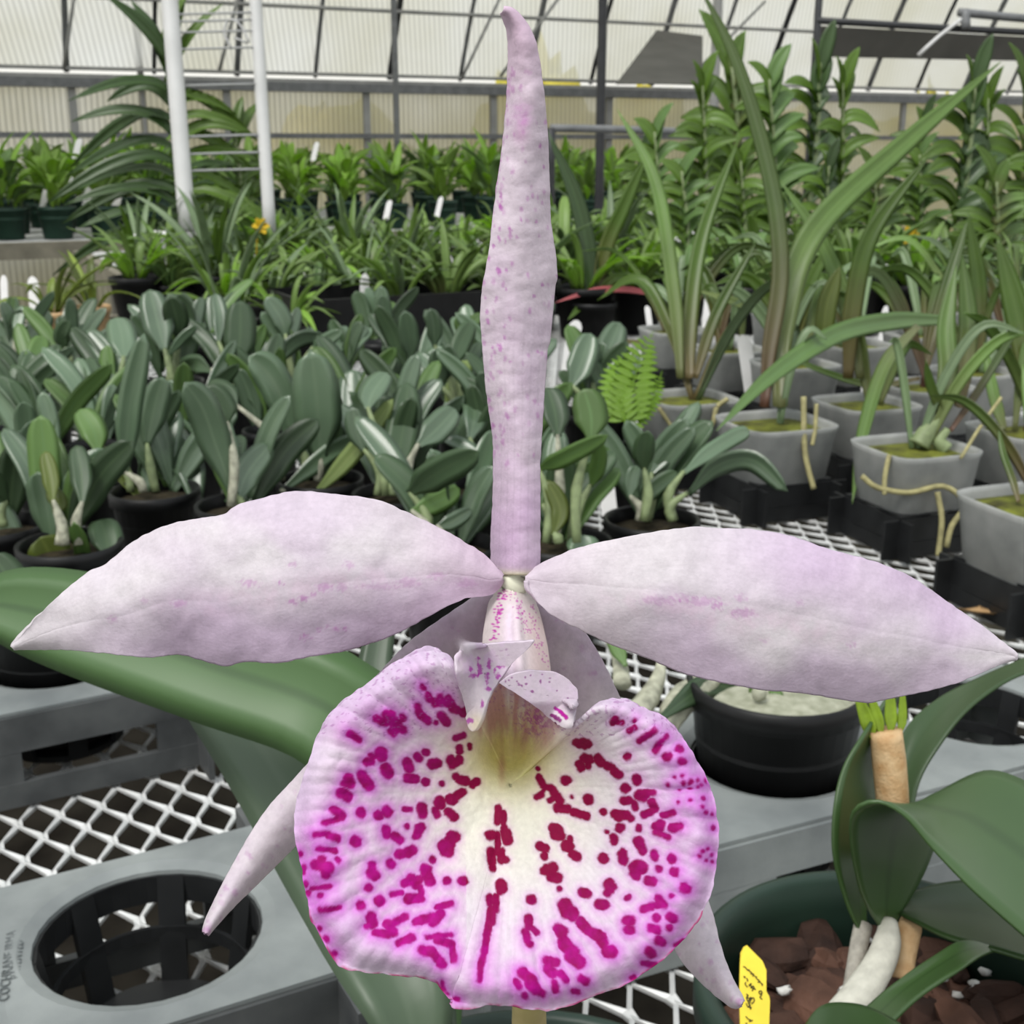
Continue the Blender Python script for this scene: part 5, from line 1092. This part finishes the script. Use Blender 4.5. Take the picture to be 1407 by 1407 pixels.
# white rack with wires
DR = 3.35; rk = empty('wire_rack', tuple(P(300, 330, DR)), 'white metal rack with two slanting posts and thin cross wires', 'rack')
A = lambda y: P(233 + (y / 310) * 24, y, DR); B = lambda y: P(351 + (y / 240) * 15, y, DR + .15)
for f_, yb, w_ in ((A, 318, .046), (B, 330, .036)):
    m = MB(); m.tube([f_(-60), f_(130), f_(yb)], [w_ / 2] * 3, 14, 8); m.build('post', 'white_paint', rk)
    m = MB(); e = f_(yb); m.tube([e, Vector((e.x, e.y, (e.z + .80) / 2)), Vector((e.x, e.y, .80))], [w_ / 2, w_ * .3, w_ * .3], 8, 4); m.build('foot', 'steel_mid', rk)
for y in (-12, 20, 30, 45, 68, 118, 188, 212, 235):
    MB().tube([A(y), A(y).lerp(B(y - 3), .5), B(y - 3)], .0035, 6, 4).build('cross_wire', 'wire', rk)
m = MB(); hk = P(320, 60, DR); m.tube([P(318, 66, DR), P(308, 45, DR), P(314, 28, DR), P(328, 32, DR), P(342, 58, DR), P(322, 52, DR)], .003, 6, 20); m.build('wire_hook', 'wire', rk)

# ================================================================ the greenhouse
def st(o, label=None): o['kind'] = 'structure'; return tag(o, label)
def fl_mesh(name, pts, material): return st(mk(name, pts, [[0, 1, 2, 3]], material, None, False))
VW = 9.0
def onwall(px, py):
    r = ray(px, py); t = VW / r.dot(BV); return CAM + r * t
z_low, z_up0, z_up1 = onwall(500, 187).z, onwall(500, 122).z, onwall(500, 104).z
bx = MB(); bx.box((2, 4, -.05), 26, 26, .1); st(bx.build('floor', 'floor_soil', None, False))
U0, U1 = -7.0, 15.0
def wallquad(name, z0, z1, material):
    m = MB(); m.bar(bench(U0, VW, (z0 + z1) / 2), bench(U1, VW, (z0 + z1) / 2), .012, z1 - z0); return st(m.build(name, material, None, False))
wallquad('wall_back', 0, z_up0, 'sheet_wall')
for i, (z, w_, h_, mt) in enumerate(((z_low, .05, .035, 'steel_grey'), (z_up0, .09, .06, 'steel_grey'), (z_up0 + .04, .05, .03, 'steel_mid'), (z_up1, .05, .022, 'steel_mid'))):
    m = MB(); m.bar(bench(U0, VW - .04, z), bench(U1, VW - .04, z), w_, h_); st(m.build('trim_%d' % (i + 1), mt, None, False))
x = U0; i = 0
while x < 12:
    m = MB(); m.bar(bench(x, VW - .02, .0), bench(x, VW - .02, z_up0), .05, .035, BV); o = st(m.build('wall_stud', 'steel_mid', None, False)); x += 1.02
# curved roof side
prof2 = []; v, z, a = VW, z_up1, R(64); ds = .25
for k in range(26):
    prof2.append((v, z)); v -= math.cos(a) * ds; z += math.sin(a) * ds; a -= R(64) / 40
m = MB(); n = len(prof2)
for u in (U0, U1):
    for (v, z) in prof2: m.v.append(bench(u, v, z)); m.a.append(1); m.t.append(0)
for k in range(n - 1): m.f.append((k, k + 1, n + k + 1, n + k))
o = st(m.build('ceiling', 'sheet_roof')); o.data.transform(Matrix.Translation(Vector((0, 0, 0))))
x = U0 + .3; i = 0
while x < 12.5:
    m = MB(); pp_ = [bench(x, v - .03, z - .02) for v, z in prof2]; m.tube(pp_, .016 if i % 2 else .022, 6, 40); st(m.build('roof_rafter', 'steel_grey' if i % 3 else 'steel_dark')); x += .56; i += 1
for k in (2, 6, 11, 16):
    v, z = prof2[k]; m = MB(); m.tube([bench(U0, v - .05, z - .03), bench(4, v - .05, z - .03), bench(U1, v - .05, z - .03)], .014, 6, 4); st(m.build('roof_purlin', 'steel_mid'))
# slanting brace rods
for (xa, ya, xb, yb) in ((655, -10, 608, 112), (730, 0, 660, 108), (1000, 10, 920, 104), (90, -10, 78, 100), (305, -5, 285, 100)):
    m = MB(); m.tube([onwall(xa, ya) - BV * .5 + BV * 0, onwall(xb, yb) - BV * .35], .012, 6, 3); st(m.build('roof_brace', 'steel_mid'))
# shade cloths under the roof
def onroof(px, py):
    r = ray(px, py); best = None
    for (v0, z0), (v1, z1) in zip(prof2, prof2[1:]):
        nn = (z1 - z0, v0 - v1)  # plane normal in (v,z)
        den = nn[0] * r.dot(BV) + nn[1] * r.z
        if abs(den) < 1e-6: continue
        t = (nn[0] * v0 + nn[1] * (z0 - CAM.z)) / den; p = CAM + r * t
        if v1 - 1e-3 <= p.dot(BV) <= v0 + 1e-3: return p - r * .12
    return CAM + r * 8
for nm, Q in (('shade_cloth', [(846, 116), (902, 42), (965, 50), (965, 116)]), ('shade_cloth', [(1122, 36), (1420, 52), (1420, 84), (1124, 78)])):
    va = [onroof(*c) for c in Q]; o = mk('shade_cloth', va + [p - FV * .012 for p in va], [[0, 1, 2, 3], [7, 6, 5, 4], [0, 4, 5, 1], [1, 5, 6, 2], [2, 6, 7, 3], [3, 7, 4, 0]], 'shade_cloth', None, False); st(o, 'grey shade cloth under the roof sheets')
# posts and beams standing inside
def post(px, py, d, w_, material, label, top=3.4):
    b = P(px, py, d); m = MB(); m.tube([Vector((b.x, b.y, 0)), Vector((b.x, b.y, top / 2)), Vector((b.x, b.y, top))], w_ / 2, 12, 3); o = m.build('roof_post', material); return st(o, label)
post(826, 120, 5.6, .042, 'steel_dark', 'dark steel post right of the tall sepal')
post(543, 90, 8.0, .040, 'steel_grey', 'grey post in front of the pale wall')
post(192, 90, 8.3, .045, 'steel_mid', 'grey post behind the white rack')
post(1124, 20, 4.6, .028, 'steel_dark', 'thin dark post under the roof beam', 2.2)
post(985, 40, 6.5, .05, 'steel_mid', 'pale grey post behind the vandas')
m = MB(); m.tube([P(1122, 28, 4.6), P(1270, 37, 4.7), P(1440, 46, 4.8)], .013, 8, 4); st(m.build('roof_beam', 'steel_dark'), 'dark roof beam at the upper right')
m = MB(); m.tube([P(1318, 17, 4.7), P(1370, 22, 4.75), P(1440, 28, 4.8)], .016, 8, 4); m.tube([P(1326, 14, 4.7), P(1327, 40, 4.7)], .018, 8, 3); st(m.build('roof_pipe', 'steel_grey'), 'grey pipe with a dark elbow')
m = MB(); m.tube([P(1327, 22, 4.7), P(1290, 50, 4.7), P(1262, 76, 4.7)], .008, 6, 4); st(m.build('roof_brace', 'white_paint'))
q = P(757, 176, 4.9); ps = empty('pipe_stand', (q.x, q.y, .80), 'dark pipe stand on the bench right of the tall sepal', 'stand')
MB().tube([Vector((q.x, q.y, .80)), Vector((q.x, q.y, 1.0)), q], .018, 10, 4).build('upright', 'steel_dark', ps); MB().tube([q, P(850, 178, 5.0), P(960, 182, 5.1)], .016, 10, 4).build('top_bar', 'steel_grey', ps)
# outside
m = MB(); m.box(bench(4, VW + 12.3, -.06), 40, 24, .1, BU, BV); st(m.build('outside_ground', 'outside_ground', None, False))
rnd = random.Random(8)
def bush(u, v, r, h, name, label):
    V, F = [], []; n, k = 24, 14
    for i in range(k + 1):
        ph = math.pi * .5 * i / k
        for j in range(n):
            th = 2 * math.pi * j / n; q = 1 + .28 * noise.fractal(Vector((math.cos(th) * 1.7 + u * 3, math.sin(th) * 1.7 + i * .3, i * .4)), 1, 2, 3)
            V.append(bench(u, v, 0) + Vector((math.cos(th) * math.cos(ph) * r * q, math.sin(th) * math.cos(ph) * r * q, h * math.sin(ph) * q)))
    for i in range(k):
        for j in range(n): F.append((i * n + j, i * n + (j + 1) % n, (i + 1) * n + (j + 1) % n, (i + 1) * n + j))
    o = mk(name, V, F, 'outside_leaf'); tag(o, label, 'bush', 'yellow bushes outside the wall'); o['kind'] = 'stuff'; return o
u = 4.6
while u < 20: bush(u, VW + rnd.uniform(5.0, 6.2), rnd.uniform(.8, 1.3), rnd.uniform(1.45, 2.1), 'hedge', 'blurred yellow-green hedge outside the translucent wall'); u += rnd.uniform(1.7, 2.9)
